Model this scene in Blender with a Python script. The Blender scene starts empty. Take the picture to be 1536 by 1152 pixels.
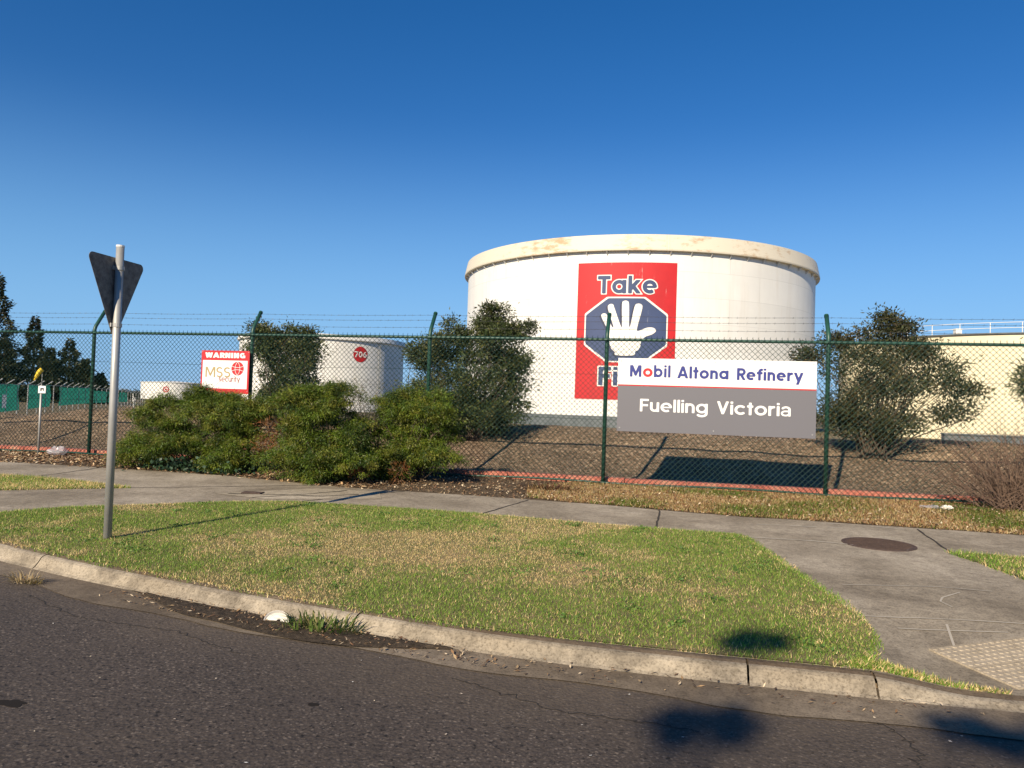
import bpy, math, random
import numpy as np
from mathutils import Vector, Matrix
R = math.radians
rng = np.random.default_rng(7)
random.seed(7)
sc = bpy.context.scene
COL = sc.collection

# ------------------------------------------------------------------ camera
EYE = Vector((0.0, 0.0, 1.55))
PITCH, ROLL = math.atan(30 / 1154.0), math.atan(0.033)
fw = Vector((0, math.cos(PITCH), math.sin(PITCH)))
r0 = Vector((1, 0, 0)); u0 = Vector((0, -math.sin(PITCH), math.cos(PITCH)))
rt = r0 * math.cos(ROLL) + u0 * math.sin(ROLL)
up = u0 * math.cos(ROLL) - r0 * math.sin(ROLL)
cd = bpy.data.cameras.new('camera')
cd.sensor_fit = 'HORIZONTAL'; cd.sensor_width = 36.0
cd.lens = 36.0 * 1154.0 / 1536.0
cd.clip_start = 0.05; cd.clip_end = 8000
cam = bpy.data.objects.new('camera', cd); COL.objects.link(cam)
m4 = Matrix((rt, up, -fw)).transposed().to_4x4(); m4.translation = EYE
cam.matrix_world = m4
sc.camera = cam

# ------------------------------------------------------------------ sky, sun, exposure
SUN_EL = R(30.6)
LX, LY = 0.463, 0.886                       # the way the sunlight travels over the ground
wd = bpy.data.worlds.new('World'); sc.world = wd; wd.use_nodes = True
nt = wd.node_tree
bg = nt.nodes['Background']
sky = nt.nodes.new('ShaderNodeTexSky'); sky.sky_type = 'NISHITA'; sky.sun_disc = False
sky.sun_elevation = SUN_EL; sky.sun_rotation = math.atan2(-LX, -LY)
sky.altitude = 0; sky.air_density = 1.0; sky.dust_density = 0.0; sky.ozone_density = 4.5
hs = nt.nodes.new('ShaderNodeHueSaturation'); hs.inputs['Saturation'].default_value = 1.30
nt.links.new(sky.outputs[0], hs.inputs['Color'])
tint = nt.nodes.new('ShaderNodeMix'); tint.data_type = 'RGBA'; tint.blend_type = 'MULTIPLY'; tint.inputs[0].default_value = 1.0
tint.inputs[7].default_value = (1.05, .87, .97, 1)
nt.links.new(hs.outputs[0], tint.inputs[6])
# a bluer, clearer air low over the horizon than the sky model gives
tcn = nt.nodes.new('ShaderNodeTexCoord'); sx = nt.nodes.new('ShaderNodeSeparateXYZ'); nt.links.new(tcn.outputs['Generated'], sx.inputs[0])
mr = nt.nodes.new('ShaderNodeMapRange'); mr.inputs['From Min'].default_value = .0; mr.inputs['From Max'].default_value = .36; mr.interpolation_type = 'SMOOTHSTEP'
mr.inputs['To Min'].default_value = .85; mr.inputs['To Max'].default_value = 0.0; nt.links.new(sx.outputs[2], mr.inputs['Value'])
low = nt.nodes.new('ShaderNodeMix'); low.data_type = 'RGBA'; low.inputs[7].default_value = (2.0, 4.6, 7.8, 1)
nt.links.new(mr.outputs[0], low.inputs[0]); nt.links.new(tint.outputs[2], low.inputs[6])
nt.links.new(low.outputs[2], bg.inputs['Color'])
bg.inputs['Strength'].default_value = 0.076
sl = bpy.data.lights.new('sun', 'SUN'); sl.energy = 4.6; sl.angle = R(0.53); sl.color = (1.0, 0.86, 0.66)
sun = bpy.data.objects.new('sun', sl); COL.objects.link(sun)
sun.rotation_euler = Vector((LX * math.cos(SUN_EL), LY * math.cos(SUN_EL), -math.sin(SUN_EL))).to_track_quat('-Z', 'Y').to_euler()
sun.location = (-20, -40, 40)
sc.view_settings.view_transform = 'Standard'; sc.view_settings.look = 'None'
sc.view_settings.exposure = 0.55; sc.view_settings.gamma = 1.0

# ------------------------------------------------------------------ street frame: s along the fence, D away from the road
NV = np.array([.224, .974]); NV /= np.linalg.norm(NV)
TV = np.array([NV[1], -NV[0]])
def W(s, D, z):
    return np.array([s * TV[0] + D * NV[0], s * TV[1] + D * NV[1], z], float)
def WA(P):
    P = np.asarray(P, float)
    return np.stack([P[:, 0] * TV[0] + P[:, 1] * NV[0], P[:, 0] * TV[1] + P[:, 1] * NV[1], P[:, 2]], 1)
def SD(x, y):
    return x * TV[0] + y * TV[1], x * NV[0] + y * NV[1]
def sstep(t):
    t = np.clip(t, 0, 1); return t * t * (3 - 2 * t)
_lat = np.random.default_rng(3).random((64, 64))
def noise(x, y, f):
    x = np.asarray(x, float) * f; y = np.asarray(y, float) * f
    xi = np.floor(x).astype(int); yi = np.floor(y).astype(int)
    u = sstep(x - xi); v = sstep(y - yi)
    g = lambda a, b: _lat[a % 64, b % 64]
    return (g(xi, yi) * (1 - u) + g(xi + 1, yi) * u) * (1 - v) + (g(xi, yi + 1) * (1 - u) + g(xi + 1, yi + 1) * u) * v
def zverge(s, D):
    s = np.asarray(s, float); D = np.asarray(D, float)
    return .065 + .0168 * D - .06 * sstep((s - .95) / .6) * sstep((6.4 - D) / 1.8)
def zmound(s, D):
    s = np.asarray(s, float); D = np.asarray(D, float)
    crest = np.interp(s, [-40, -17, -15, -13, -8, -5, -3, 0, 3, 5, 8, 40], [.75, .82, 1.08, 1.2, 1.05, .98, 1.06, 1.05, 1.0, 1.06, 1.08, 1.0])
    a = .25 + (crest - .25) * sstep((D - 14.2) / 2.9)
    b = np.where(D > 17.4, (a - 0.05) * (1 - sstep((D - 17.4) / 4.5)) + 0.05, a)
    return b + (noise(s, D, 1.7) - .5) * .09 * sstep((D - 13.5) / 1.5)

# ------------------------------------------------------------------ object helpers
WL = {}
def props(o, label=None, cat=None, group=None, kind=None):
    if label: o['label'] = label
    if cat: o['category'] = cat
    if group: o['group'] = group
    if kind: o['kind'] = kind
    return o
def thing(name, loc, label, cat, group=None):
    o = bpy.data.objects.new(name, None); o.empty_display_size = .2
    o.location = tuple(loc); COL.objects.link(o); WL[o.name] = np.array(loc, float)
    return props(o, label, cat, group)
def mk(name, V, F, mat, parent=None, col=None, uv=None, smooth=False, mids=None, loc=None):
    V = np.asarray(V, float).reshape(-1, 3)
    if parent is not None: base = WL[parent.name]
    elif loc is not None: base = np.array(loc, float)
    else: base = np.array([(V[:, 0].min() + V[:, 0].max()) / 2, (V[:, 1].min() + V[:, 1].max()) / 2, V[:, 2].min()])
    me = bpy.data.meshes.new(name)
    if isinstance(F, np.ndarray):
        k = F.shape[1]; n = F.shape[0]
        ls = np.arange(0, n * k, k, dtype=np.int32); flat = F.astype(np.int32).ravel()
    else:
        lens = np.array([len(f) for f in F], np.int32); n = len(F)
        ls = np.concatenate([[0], np.cumsum(lens)[:-1]]).astype(np.int32); flat = np.array([i for f in F for i in f], np.int32)
    me.vertices.add(len(V)); me.vertices.foreach_set('co', (V - base).astype(np.float32).ravel())
    me.loops.add(len(flat)); me.loops.foreach_set('vertex_index', flat)
    me.polygons.add(n); me.polygons.foreach_set('loop_start', ls)
    if mids is not None: me.polygons.foreach_set('material_index', np.asarray(mids, np.int32))
    me.polygons.foreach_set('use_smooth', np.full(n, bool(smooth)))
    me.update(calc_edges=True)
    if col is not None:
        a = me.color_attributes.new('Col', 'FLOAT_COLOR', 'POINT')
        c = np.ones((len(V), 4), np.float32); c[:, :3] = col
        a.data.foreach_set('color', c.ravel())
    if uv is not None:
        u = me.uv_layers.new(name='UVMap'); u.data.foreach_set('uv', np.asarray(uv, np.float32)[flat].ravel())
    me.validate(clean_customdata=False)
    for m in (mat if isinstance(mat, (list, tuple)) else [mat]): me.materials.append(m)
    o = bpy.data.objects.new(name, me); COL.objects.link(o)
    if parent is not None: o.parent = parent; WL[o.name] = base
    else: o.location = tuple(base); WL[o.name] = base
    return o
class MB:
    def __init__(s): s.V = []; s.F = []; s.C = []; s.n = 0
    def add(s, V, F, c=None):
        V = np.asarray(V, float).reshape(-1, 3)
        s.V.append(V); s.F += [tuple(int(i) + s.n for i in f) for f in F]; s.n += len(V)
        if c is not None: s.C.append(np.tile(np.asarray(c, float), (len(V), 1)))
        return s
    def tube(s, pts, rad, n=8, cap=True, c=None):
        pts = [np.asarray(p, float) for p in pts]
        rad = [rad] * len(pts) if np.isscalar(rad) else rad
        V = []; F = []
        ref = None
        for i, p in enumerate(pts):
            d = pts[min(i + 1, len(pts) - 1)] - pts[max(i - 1, 0)]; d = d / (np.linalg.norm(d) + 1e-12)
            if ref is None or abs(ref @ d) > .95: ref = np.array([1, 0, 0.]) if abs(d[0]) < .8 else np.array([0, 1., 0])
            a = np.cross(d, ref); a /= np.linalg.norm(a); b = np.cross(d, a); ref = -b if False else np.cross(a, d) * 1.0
            for k in range(n):
                t = 2 * math.pi * k / n; V.append(p + rad[i] * (a * math.cos(t) + b * math.sin(t)))
        for i in range(len(pts) - 1):
            for k in range(n):
                k2 = (k + 1) % n; F.append((i * n + k, i * n + k2, (i + 1) * n + k2, (i + 1) * n + k))
        if cap: F.append(tuple(range(n - 1, -1, -1))); F.append(tuple(range((len(pts) - 1) * n, len(pts) * n)))
        return s.add(V, F, c)
    def box(s, c, ax, ay, az, col=None, bev=0):
        c, ax, ay, az = (np.asarray(q, float) for q in (c, ax, ay, az))
        V = [c + i * ax + j * ay + k * az for k in (-1, 1) for j in (-1, 1) for i in (-1, 1)]
        return s.add(V, [(0, 2, 3, 1), (4, 5, 7, 6), (0, 1, 5, 4), (2, 6, 7, 3), (0, 4, 6, 2), (1, 3, 7, 5)], col)
    def sbox(s, s0, s1, D0, D1, z0, z1, col=None):       # a box in the street frame
        return s.box(W((s0 + s1) / 2, (D0 + D1) / 2, (z0 + z1) / 2), W((s1 - s0) / 2, 0, 0), W(0, (D1 - D0) / 2, 0), (0, 0, (z1 - z0) / 2), col)
    def build(s, name, mat, parent=None, smooth=False, loc=None):
        return mk(name, np.concatenate(s.V), s.F, mat, parent, smooth=smooth, loc=loc, col=np.concatenate(s.C) if s.C else None)
def grid(us, vs, fn):
    U, Vv = np.meshgrid(us, vs); P = fn(U.ravel(), Vv.ravel())
    nu = len(us); nv = len(vs); i = np.arange(nu * nv).reshape(nv, nu)
    F = np.stack([i[:-1, :-1].ravel(), i[:-1, 1:].ravel(), i[1:, 1:].ravel(), i[1:, :-1].ravel()], 1)
    return P, F
def lathe(prof, C, n=96, a0=0, a1=2 * math.pi):
    full = abs(a1 - a0 - 2 * math.pi) < 1e-6
    A = np.linspace(a0, a1, n + 1)[:n + (0 if full else 1)]
    V = []; F = []; UV = []; m = len(A); k = len(prof)
    for (r, z) in prof:
        for a in A: V.append((C[0] + r * math.sin(a), C[1] - r * math.cos(a), z)); UV.append((a * prof[0][0], z))
    for j in range(k - 1):
        for i in range(m if full else m - 1):
            i2 = (i + 1) % m; F.append((j * m + i, j * m + i2, (j + 1) * m + i2, (j + 1) * m + i))
    return np.array(V), F, np.array(UV)

# ------------------------------------------------------------------ materials
def mat(name, base=(.5, .5, .5), rough=.6, metal=0, spec=.5):
    m = bpy.data.materials.new(name); m.use_nodes = True
    b = m.node_tree.nodes['Principled BSDF']
    b.inputs['Base Color'].default_value = (*base, 1); b.inputs['Roughness'].default_value = rough
    b.inputs['Metallic'].default_value = metal; b.inputs['Specular IOR Level'].default_value = spec
    return m
class NT:
    def __init__(s, m): s.m = m; s.t = m.node_tree; s.b = s.t.nodes['Principled BSDF']; s.tc = None
    def n(s, typ, **kw):
        q = s.t.nodes.new(typ)
        for k, v in kw.items():
            if k.startswith('i_'): q.inputs[k[2:].replace('_', ' ')].default_value = v
            else: setattr(q, k, v)
        return q
    def l(s, a, b): s.t.links.new(a, b)
    def co(s, which='Object'):
        if s.tc is None: s.tc = s.n('ShaderNodeTexCoord')
        return s.tc.outputs[which]
    def noise(s, scale, detail=4, rough=.55, co=None, stretch=None):
        q = s.n('ShaderNodeTexNoise'); q.inputs['Scale'].default_value = scale; q.inputs['Detail'].default_value = detail; q.inputs['Roughness'].default_value = rough
        src = co or s.co()
        if stretch:
            mp = s.n('ShaderNodeMapping'); mp.inputs['Scale'].default_value = stretch; s.l(src, mp.inputs[0]); src = mp.outputs[0]
        s.l(src, q.inputs['Vector']); return q.outputs['Fac']
    def ramp(s, fac, stops):
        q = s.n('ShaderNodeValToRGB'); e = q.color_ramp.elements
        while len(e) < len(stops): e.new(.5)
        for el, (p, c) in zip(e, stops): el.position = p; el.color = (*c, 1) if len(c) == 3 else c
        s.l(fac, q.inputs[0]); return q.outputs[0]
    def mix(s, fac, a, b, mode='MIX'):
        q = s.n('ShaderNodeMix', data_type='RGBA', blend_type=mode)
        for v, i in ((fac, 0), (a, 6), (b, 7)):
            if isinstance(v, (int, float)): q.inputs[i].default_value = v
            elif isinstance(v, tuple): q.inputs[i].default_value = (*v, 1)
            else: s.l(v, q.inputs[i])
        return q.outputs[2]
    def bump(s, h, strength=.3, dist=.01):
        q = s.n('ShaderNodeBump'); q.inputs['Strength'].default_value = strength; q.inputs['Distance'].default_value = dist
        s.l(h, q.inputs['Height']); s.l(q.outputs[0], s.b.inputs['Normal'])
    def out(s, c): s.l(c, s.b.inputs['Base Color'])
def g3(v, t=(1, 1, 1)): return (v * t[0], v * t[1], v * t[2])

def leaf_mat(name, trans=.14, rough=.5):
    m = mat(name, rough=rough, spec=.35); N = NT(m)
    a = N.n('ShaderNodeAttribute', attribute_name='Col')
    N.out(a.outputs['Color'])
    if trans > 0:
        tr = N.n('ShaderNodeBsdfTranslucent'); mx = N.n('ShaderNodeMixShader'); mx.inputs[0].default_value = trans
        br = N.mix(1.0, a.outputs['Color'], (1.0, 1.1, .6), 'MULTIPLY')
        N.l(br, tr.inputs[0]); N.l(N.b.outputs[0], mx.inputs[1]); N.l(tr.outputs[0], mx.inputs[2])
        N.l(mx.outputs[0], N.t.nodes['Material Output'].inputs[0])
    return m
M = {}
M['leaf'] = leaf_mat('leaf'); M['chip'] = leaf_mat('chip', 0, .85); M['blade'] = leaf_mat('blade', .3, .55)
M['bark'] = mat('bark', (.09, .065, .045), .9)
M['white'] = mat('white_paint', (.78, .76, .70), .5)

m = mat('asphalt', rough=.85, spec=.35); N = NT(m)
v = N.n('ShaderNodeTexVoronoi'); v.inputs['Scale'].default_value = 95; N.l(N.co(), v.inputs['Vector'])
v2 = N.n('ShaderNodeTexVoronoi'); v2.inputs['Scale'].default_value = 48; N.l(N.co(), v2.inputs['Vector'])
sep = N.n('ShaderNodeSeparateColor'); N.l(v.outputs['Color'], sep.inputs[0])
base = N.ramp(sep.outputs[0], [(0, (.048, .039, .032)), (.55, (.067, .054, .045)), (.9, (.086, .070, .058)), (1, (.17, .142, .118))])
big = N.ramp(N.noise(.55, 5, .6), [(.3, (.80, .78, .76)), (.7, (1.15, 1.12, 1.08))])
c = N.mix(1.0, base, big, 'MULTIPLY')
pit = N.ramp(N.noise(30, 4, .65), [(.35, (.16, .16, .16)), (.44, (1, 1, 1))])
c = N.mix(1.0, c, pit, 'MULTIPLY')
dust = N.ramp(N.noise(1.1, 6, .65, stretch=(.6, 1.6, 1)), [(.5, (0, 0, 0)), (.8, (.35, .35, .35))])
c = N.mix(dust, c, (.11, .086, .062))
at = N.n('ShaderNodeAttribute', attribute_name='Col'); dm_ = N.mix(1.0, at.outputs['Color'], N.ramp(N.noise(9, 6, .7), [(.3, (.35,) * 3), (.65, (1.0,) * 3)]), 'MULTIPLY')
c = N.mix(dm_, c, (.125, .096, .066))
N.out(c)
hh = N.mix(.5, v2.outputs['Distance'], N.noise(42, 3, .6)); N.bump(hh, .7, .010)
M['asphalt'] = m

def concrete(name, c0, c1, stain, speck=(.08, .075, .07), bumpd=.004):
    m = mat(name, rough=.85, spec=.3); N = NT(m)
    c = N.ramp(N.noise(.9, 7, .65), [(.32, c0), (.68, c1)])
    st = N.ramp(N.noise(2.6, 6, .7, stretch=(1, 1, 1)), [(.48, (0, 0, 0)), (.72, (.75, .75, .75))])
    c = N.mix(st, c, stain)
    sp = N.ramp(N.noise(70, 3, .6), [(.30, speck), (.5, (1, 1, 1)), (.75, (1.15, 1.13, 1.1))])
    c = N.mix(.75, c, sp, 'MULTIPLY')
    c = N.mix(1.0, c, N.ramp(N.noise(14, 6, .75), [(.3, (.68, .67, .65)), (.5, (1, 1, 1)), (.72, (1.28, 1.27, 1.25))]), 'MULTIPLY')
    c = N.mix(1.0, c, N.ramp(N.noise(.45, 3, .5), [(.35, (.84, .82, .78)), (.65, (1.1, 1.1, 1.1))]), 'MULTIPLY')
    N.out(c); N.bump(N.noise(55, 5, .7), .5, bumpd); return m
M['path'] = concrete('path_concrete', (.262, .222, .165), (.410, .355, .272), (.185, .154, .114), (.34, .31, .28))
M['patch'] = concrete('patch_concrete', (.36, .31, .225), (.46, .40, .30), (.28, .24, .18), (.5, .48, .45))
M['kerb'] = concrete('kerb_concrete', (.245, .202, .145), (.385, .332, .252), (.085, .070, .052), (.38, .35, .31))
M['kerb_top'] = concrete('kerb_top_concrete', (.115, .080, .048), (.21, .160, .105), (.075, .055, .038), (.45, .42, .38))
M['gutter'] = concrete('gutter_concrete', (.140, .108, .074), (.235, .190, .136), (.085, .065, .046), (.4, .38, .35))
M['tactile'] = concrete('tactile_paver', (.38, .32, .235), (.47, .40, .30), (.30, .25, .18), (.6, .58, .55))

m = mat('soil', rough=.95, spec=.2); N = NT(m)
c = N.ramp(N.noise(3.5, 8, .7), [(.3, (.085, .060, .036)), (.6, (.155, .112, .068)), (.8, (.22, .17, .105))])
c = N.mix(.8, c, N.ramp(N.noise(60, 4, .7), [(.3, (.35, .33, .3)), (.55, (1, 1, 1)), (.8, (1.5, 1.4, 1.25))]), 'MULTIPLY'); N.out(c); N.bump(N.noise(40, 6, .7), 1, .02)
M['soil'] = m
m = mat('turf_soil', rough=.95, spec=.2); N = NT(m)
c = N.ramp(N.noise(1.2, 6, .6), [(.35, (.12, .125, .045)), (.65, (.26, .20, .105))]); N.out(c); N.bump(N.noise(60, 5, .7), 1, .02)
M['turf'] = m
m = mat('mulch', rough=.95, spec=.15); N = NT(m)
v = N.n('ShaderNodeTexVoronoi'); v.inputs['Scale'].default_value = 26; N.l(N.co(), v.inputs['Vector'])
sep = N.n('ShaderNodeSeparateColor'); N.l(v.outputs['Color'], sep.inputs[0])
c = N.ramp(sep.outputs[0], [(0, (.09, .068, .048)), (.5, (.175, .135, .095)), (.85, (.27, .21, .15)), (1, (.38, .31, .22))])
c = N.mix(1.0, c, N.ramp(N.noise(1.3, 5, .6), [(.3, (.9, .84, .78)), (.7, (1.45, 1.32, 1.2))]), 'MULTIPLY'); N.out(c); N.bump(v.outputs['Distance'], .8, .025)
M['mulch'] = m
m = mat('dry_ground', rough=.95, spec=.2); N = NT(m)
c = N.ramp(N.noise(.12, 8, .6), [(.3, (.11, .085, .05)), (.7, (.19, .15, .085))]); N.out(c); M['ground'] = m

def tank_paint(name, base, stain, plates=(9.2, 2.35), dirt=.5):
    m = mat(name, base, .55, spec=.4); N = NT(m)
    uv = N.co('UV')
    br = N.n('ShaderNodeTexBrick'); br.offset = .37; br.inputs['Scale'].default_value = 1.0
    br.inputs['Brick Width'].default_value = plates[0]; br.inputs['Row Height'].default_value = plates[1]
    br.inputs['Mortar Size'].default_value = .03; br.inputs['Mortar Smooth'].default_value = .3
    br.inputs['Color1'].default_value = (*g3(.935, base), 1); br.inputs['Color2'].default_value = (*base, 1); br.inputs['Mortar'].default_value = (*g3(.84, base), 1)
    N.l(uv, br.inputs['Vector'])
    st = N.ramp(N.noise(1.0, 7, .65, co=uv, stretch=(.9, .07, 1)), [(.50, (0, 0, 0)), (.80, (dirt * .55,) * 3)])
    c = N.mix(st, br.outputs['Color'], stain)
    c = N.mix(1.0, c, N.ramp(N.noise(.25, 4, .6, co=uv), [(.3, (.94, .94, .94)), (.7, (1.02, 1.02, 1.02))]), 'MULTIPLY')
    N.out(c); N.bump(br.outputs['Fac'], .25, .02); return m
M['tank'] = tank_paint('white_tank_paint', (.795, .785, .735), (.45, .36, .24))
M['tank706'] = tank_paint('far_tank_paint', (.80, .78, .72), (.5, .42, .3))
M['tank_cream'] = tank_paint('cream_tank_paint', (.80, .715, .49), (.5, .4, .22))
m = mat('rusty_rim', rough=.6); N = NT(m); uv = N.co('UV')
r1 = N.noise(2.2, 9, .75, co=uv, stretch=(.35, .9, 1)); r2 = N.noise(.16, 3, .5, co=uv)
mask = N.ramp(N.mix(.5, r1, r2), [(.52, (0, 0, 0)), (.60, (.75, .75, .75))])
N.out(N.mix(mask, (.66, .60, .47), (.40, .22, .08))); M['rim'] = m
m = mat('grey_band_paint', rough=.7); N = NT(m); N.out(N.ramp(N.noise(1.2, 6, .65), [(.35, (.085, .10, .105)), (.7, (.14, .155, .16))])); M['band'] = m
def worn(name, base, under=(.72, .66, .58), amt=.03, rough=.6):
    m = mat(name, base, rough); N = NT(m)
    st = N.ramp(N.noise(1.4, 7, .7, stretch=(1.6, 1.6, .22)), [(.66 - amt, (0, 0, 0)), (.74 - amt, (.55, .55, .55))])
    c = N.mix(st, base, under)
    c = N.mix(1.0, c, N.ramp(N.noise(.5, 5, .6), [(.3, (.88, .88, .88)), (.7, (1.08, 1.08, 1.08))]), 'MULTIPLY'); N.out(c); return m
M['mural_red'] = worn('mural_red', (.50, .008, .012), (.72, .40, .36))
M['mural_blue'] = worn('mural_blue', (.036, .060, .145), (.35, .38, .46))
M['mural_navy'] = worn('mural_navy', (.022, .030, .075), (.1, .12, .18))
M['mural_white'] = worn('mural_white', (.80, .775, .71), (.7, .6, .5))
M['sign_white'] = mat('sign_white', (.82, .80, .76), .35)
M['sign_grey'] = mat('sign_grey', (.150, .145, .158), .4)
M['sign_red'] = mat('sign_red', (.52, .028, .030), .35)
M['sign_blue'] = mat('sign_blue', (.040, .048, .22), .35)
M['sign_tan'] = mat('sign_tan', (.40, .30, .14), .4)
M['sign_maroon'] = mat('sign_maroon', (.28, .05, .04), .4)
M['dark'] = mat('black_plastic', (.02, .02, .02), .5)
m = mat('green_coated_steel', rough=.45); N = NT(m); N.out(N.ramp(N.noise(6, 4, .6), [(.3, (.010, .050, .034)), (.7, (.020, .080, .055))])); M['green'] = m
M['wire_green'] = mat('green_wire', (.010, .034, .025), .6, 0, .25)
M['barb'] = mat('barbed_wire_steel', (.10, .10, .10), .5, .4)
m = mat('galvanised', rough=.5, metal=.35); N = NT(m); N.out(N.ramp(N.noise(9, 6, .7, stretch=(1, 1, .3)), [(.3, (.33, .33, .31)), (.7, (.47, .46, .43))])); N.bump(N.noise(30, 3), .1, .002); M['galv'] = m
m = mat('sign_back_alu', rough=.65, metal=0, spec=.3); N = NT(m)
c = N.ramp(N.noise(14, 7, .75), [(.35, (.095, .080, .068)), (.55, (.20, .175, .15)), (.8, (.30, .265, .23))]); N.out(c); M['alu_back'] = m
m = mat('red_kerb_paint', rough=.8); N = NT(m)
c = N.ramp(N.noise(4, 7, .7), [(.3, (.28, .075, .05)), (.48, (.50, .15, .10)), (.64, (.54, .26, .17)), (.8, (.36, .24, .15))]); N.out(c); N.bump(N.noise(20, 5), .5, .01); M['red_kerb'] = m
m = mat('manhole_iron', rough=.75, metal=.2); N = NT(m); N.out(N.ramp(N.noise(12, 5, .7), [(.3, (.062, .040, .030)), (.7, (.12, .078, .058))])); M['iron'] = m
m = mat('green_shade_cloth', (.018, .13, .10), .85); N = NT(m); tr = N.n('ShaderNodeBsdfTranslucent'); tr.inputs[0].default_value = (.02, .19, .145, 1); mx = N.n('ShaderNodeMixShader'); mx.inputs[0].default_value = .6
N.l(N.b.outputs[0], mx.inputs[1]); N.l(tr.outputs[0], mx.inputs[2]); N.l(mx.outputs[0], N.t.nodes['Material Output'].inputs[0]); M['cloth'] = m
M['yellow'] = mat('windsock_yellow', (.75, .52, .03), .7)
m = mat('clear_plastic', (.48, .45, .47), .3); m.node_tree.nodes['Principled BSDF'].inputs['Alpha'].default_value = .45; M['plastic'] = m
M['paper'] = mat('pale_plastic_litter', (.66, .62, .55), .6)

# ------------------------------------------------------------------ setting: ground, road, kerb, paths
def xy_sheet(name, poly, z, mt, res=None):
    V = [W(s, D, z(s, D) if callable(z) else z) for s, D in poly]
    return props(mk(name, V, [tuple(range(len(V)))], mt), kind='structure')

# far ground, one sheet to the horizon
rr = np.concatenate([[0, 4, 8, 12, 16, 20], np.geomspace(25, 5000, 26)])
aa = np.linspace(0, 2 * math.pi, 97)
P, F = grid(aa, rr, lambda a, r: np.stack([r * np.sin(a), r * np.cos(a), np.interp(r, [0, 16, 19, 45, 80, 150, 400, 5000], [-.3, -.3, -.15, 0, -.42, -.8, -1.9, -2.4])], 1))
props(mk('ground', P, F, M['ground']), kind='structure')
# mulch bank behind the fence
us = np.concatenate([np.linspace(-60, -20, 60), np.linspace(-19.9, 9, 290), np.linspace(9.2, 50, 60)])
vs = np.concatenate([np.linspace(12.6, 18.5, 60), np.linspace(18.7, 24, 16)])
def fm(u, v):
    z = zmound(u, v) + (rng.random(len(u)) - .5) * .018
    z = np.where(v > 22, z - .35 * sstep((v - 22) / 2), z)
    return WA(np.stack([u, v, z], 1))
P, F = grid(us, vs, fm); props(mk('mulch_bank', P, F, M['mulch'], smooth=False), kind='structure')
# verge soil under everything between kerb and fence
us = np.concatenate([np.linspace(-30, -9, 30), np.linspace(-8.7, 5, 90), np.linspace(5.5, 30, 30)])
KB = [(-30, 21), (-15, 10.6), (-11, 7.95), (-8, 6.55), (-7, 6.17), (-6.06, 5.83), (-5.18, 5.54), (-4.25, 5.29), (-3.31, 5.07), (-2.31, 4.87), (-1.58, 4.74), (-.96, 4.66), (-.4, 4.63), (.33, 4.63), (.98, 4.64), (1.8, 4.66), (3, 4.72), (6, 5.0), (30, 9)]
ks = np.array([k[0] for k in KB]); kd = np.array([k[1] for k in KB])
_dn = np.linspace(-30, 30, 1201); _kd = np.interp(_dn, ks, kd)
_kd = np.convolve(np.pad(_kd, 12, mode='edge'), np.ones(25) / 25, 'valid')
def kback(s): return np.interp(s, _dn, _kd)
def fsoil(u, v):
    k = kback(u); D = k - .08 + (np.maximum(k + .1, 13.0) - k + .08) * v
    return WA(np.stack([u, D, zverge(u, D) - .012 + 0 * v], 1))
P, F = grid(us, np.linspace(0, 1, 40), fsoil); props(mk('verge_soil', P, F, M['soil']), kind='structure')
# road
us = np.concatenate([np.linspace(-60, -12, 13), np.linspace(-11, 7, 121), np.linspace(8, 60, 14)]); vs = np.concatenate([np.linspace(-12, 0, 9), np.linspace(.3, 6.6, 64), np.linspace(7, 12.4, 8)])
P, F = grid(us, vs, lambda u, v: WA(np.stack([u, v, np.full(len(u), .05)], 1)))
_s, _d = SD(P[:, 0], P[:, 1]); _k = kback(_s) - _d
dm = np.clip(1 - (_k - .4) / (.55 + .5 * noise(_s, _d, .7)), 0, 1) ** 1.3 * (.55 + .6 * noise(_s, _d, 1.6)) + .22 * np.clip((noise(_s, _d, .35) - .5) * 3, 0, 1)
props(mk('road', P, F, M['asphalt'], col=np.repeat(np.clip(dm, 0, 1)[:, None], 3, 1)), kind='structure')
# opposite roadside behind the camera
P, F = grid(np.linspace(-60, 60, 31), np.linspace(-30, -11.9, 8), lambda u, v: WA(np.stack([u, v, np.full(len(u), .12)], 1)))
props(mk('roadside', P, F, M['turf']), kind='structure')

M['oil'] = mat('oil_stain', (.022, .019, .017), .95, 0, .1); M['crack'] = mat('road_crack', (.020, .017, .014), .95)
def blot(name, s_, D_, r1_, r2_, mt, z, g_):
    a = np.linspace(0, 2 * math.pi, 29)[:-1]; q = 1 + .35 * (noise(np.cos(a) * 2 + g_, np.sin(a) * 2 + g_, 1.3) - .5) * 2
    V = WA(np.stack([s_ + r1_ * q * np.cos(a), D_ + r2_ * q * np.sin(a), np.full(28, z)], 1)); props(mk(name, V, [tuple(range(28))], mt), kind='structure')
blot('oil_stain', -3.10, 3.08, .085, .035, M['oil'], .0515, 1); blot('oil_stain', -1.75, 3.5, .03, .02, M['oil'], .0515, 5); blot('oil_stain', .35, 2.95, .045, .02, M['oil'], .0515, 9)
def crack(pts):
    pts = np.array(pts, float); t = np.linspace(0, len(pts) - 1, 60); p = np.stack([np.interp(t, range(len(pts)), pts[:, i]) for i in (0, 1)], 1) + rng.normal(size=(60, 2)) * .012
    w = (.0025 + .003 * rng.random(60))[:, None]; d = np.gradient(p, axis=0); d /= np.linalg.norm(d, axis=1)[:, None]; q = np.stack([-d[:, 1], d[:, 0]], 1)
    A = np.concatenate([p - q * w, p + q * w]); props(mk('road_crack', WA(np.column_stack([A, np.full(120, .0518)])), [(i, i + 1, 61 + i, 60 + i) for i in range(59)], M['crack']), kind='structure')
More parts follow.
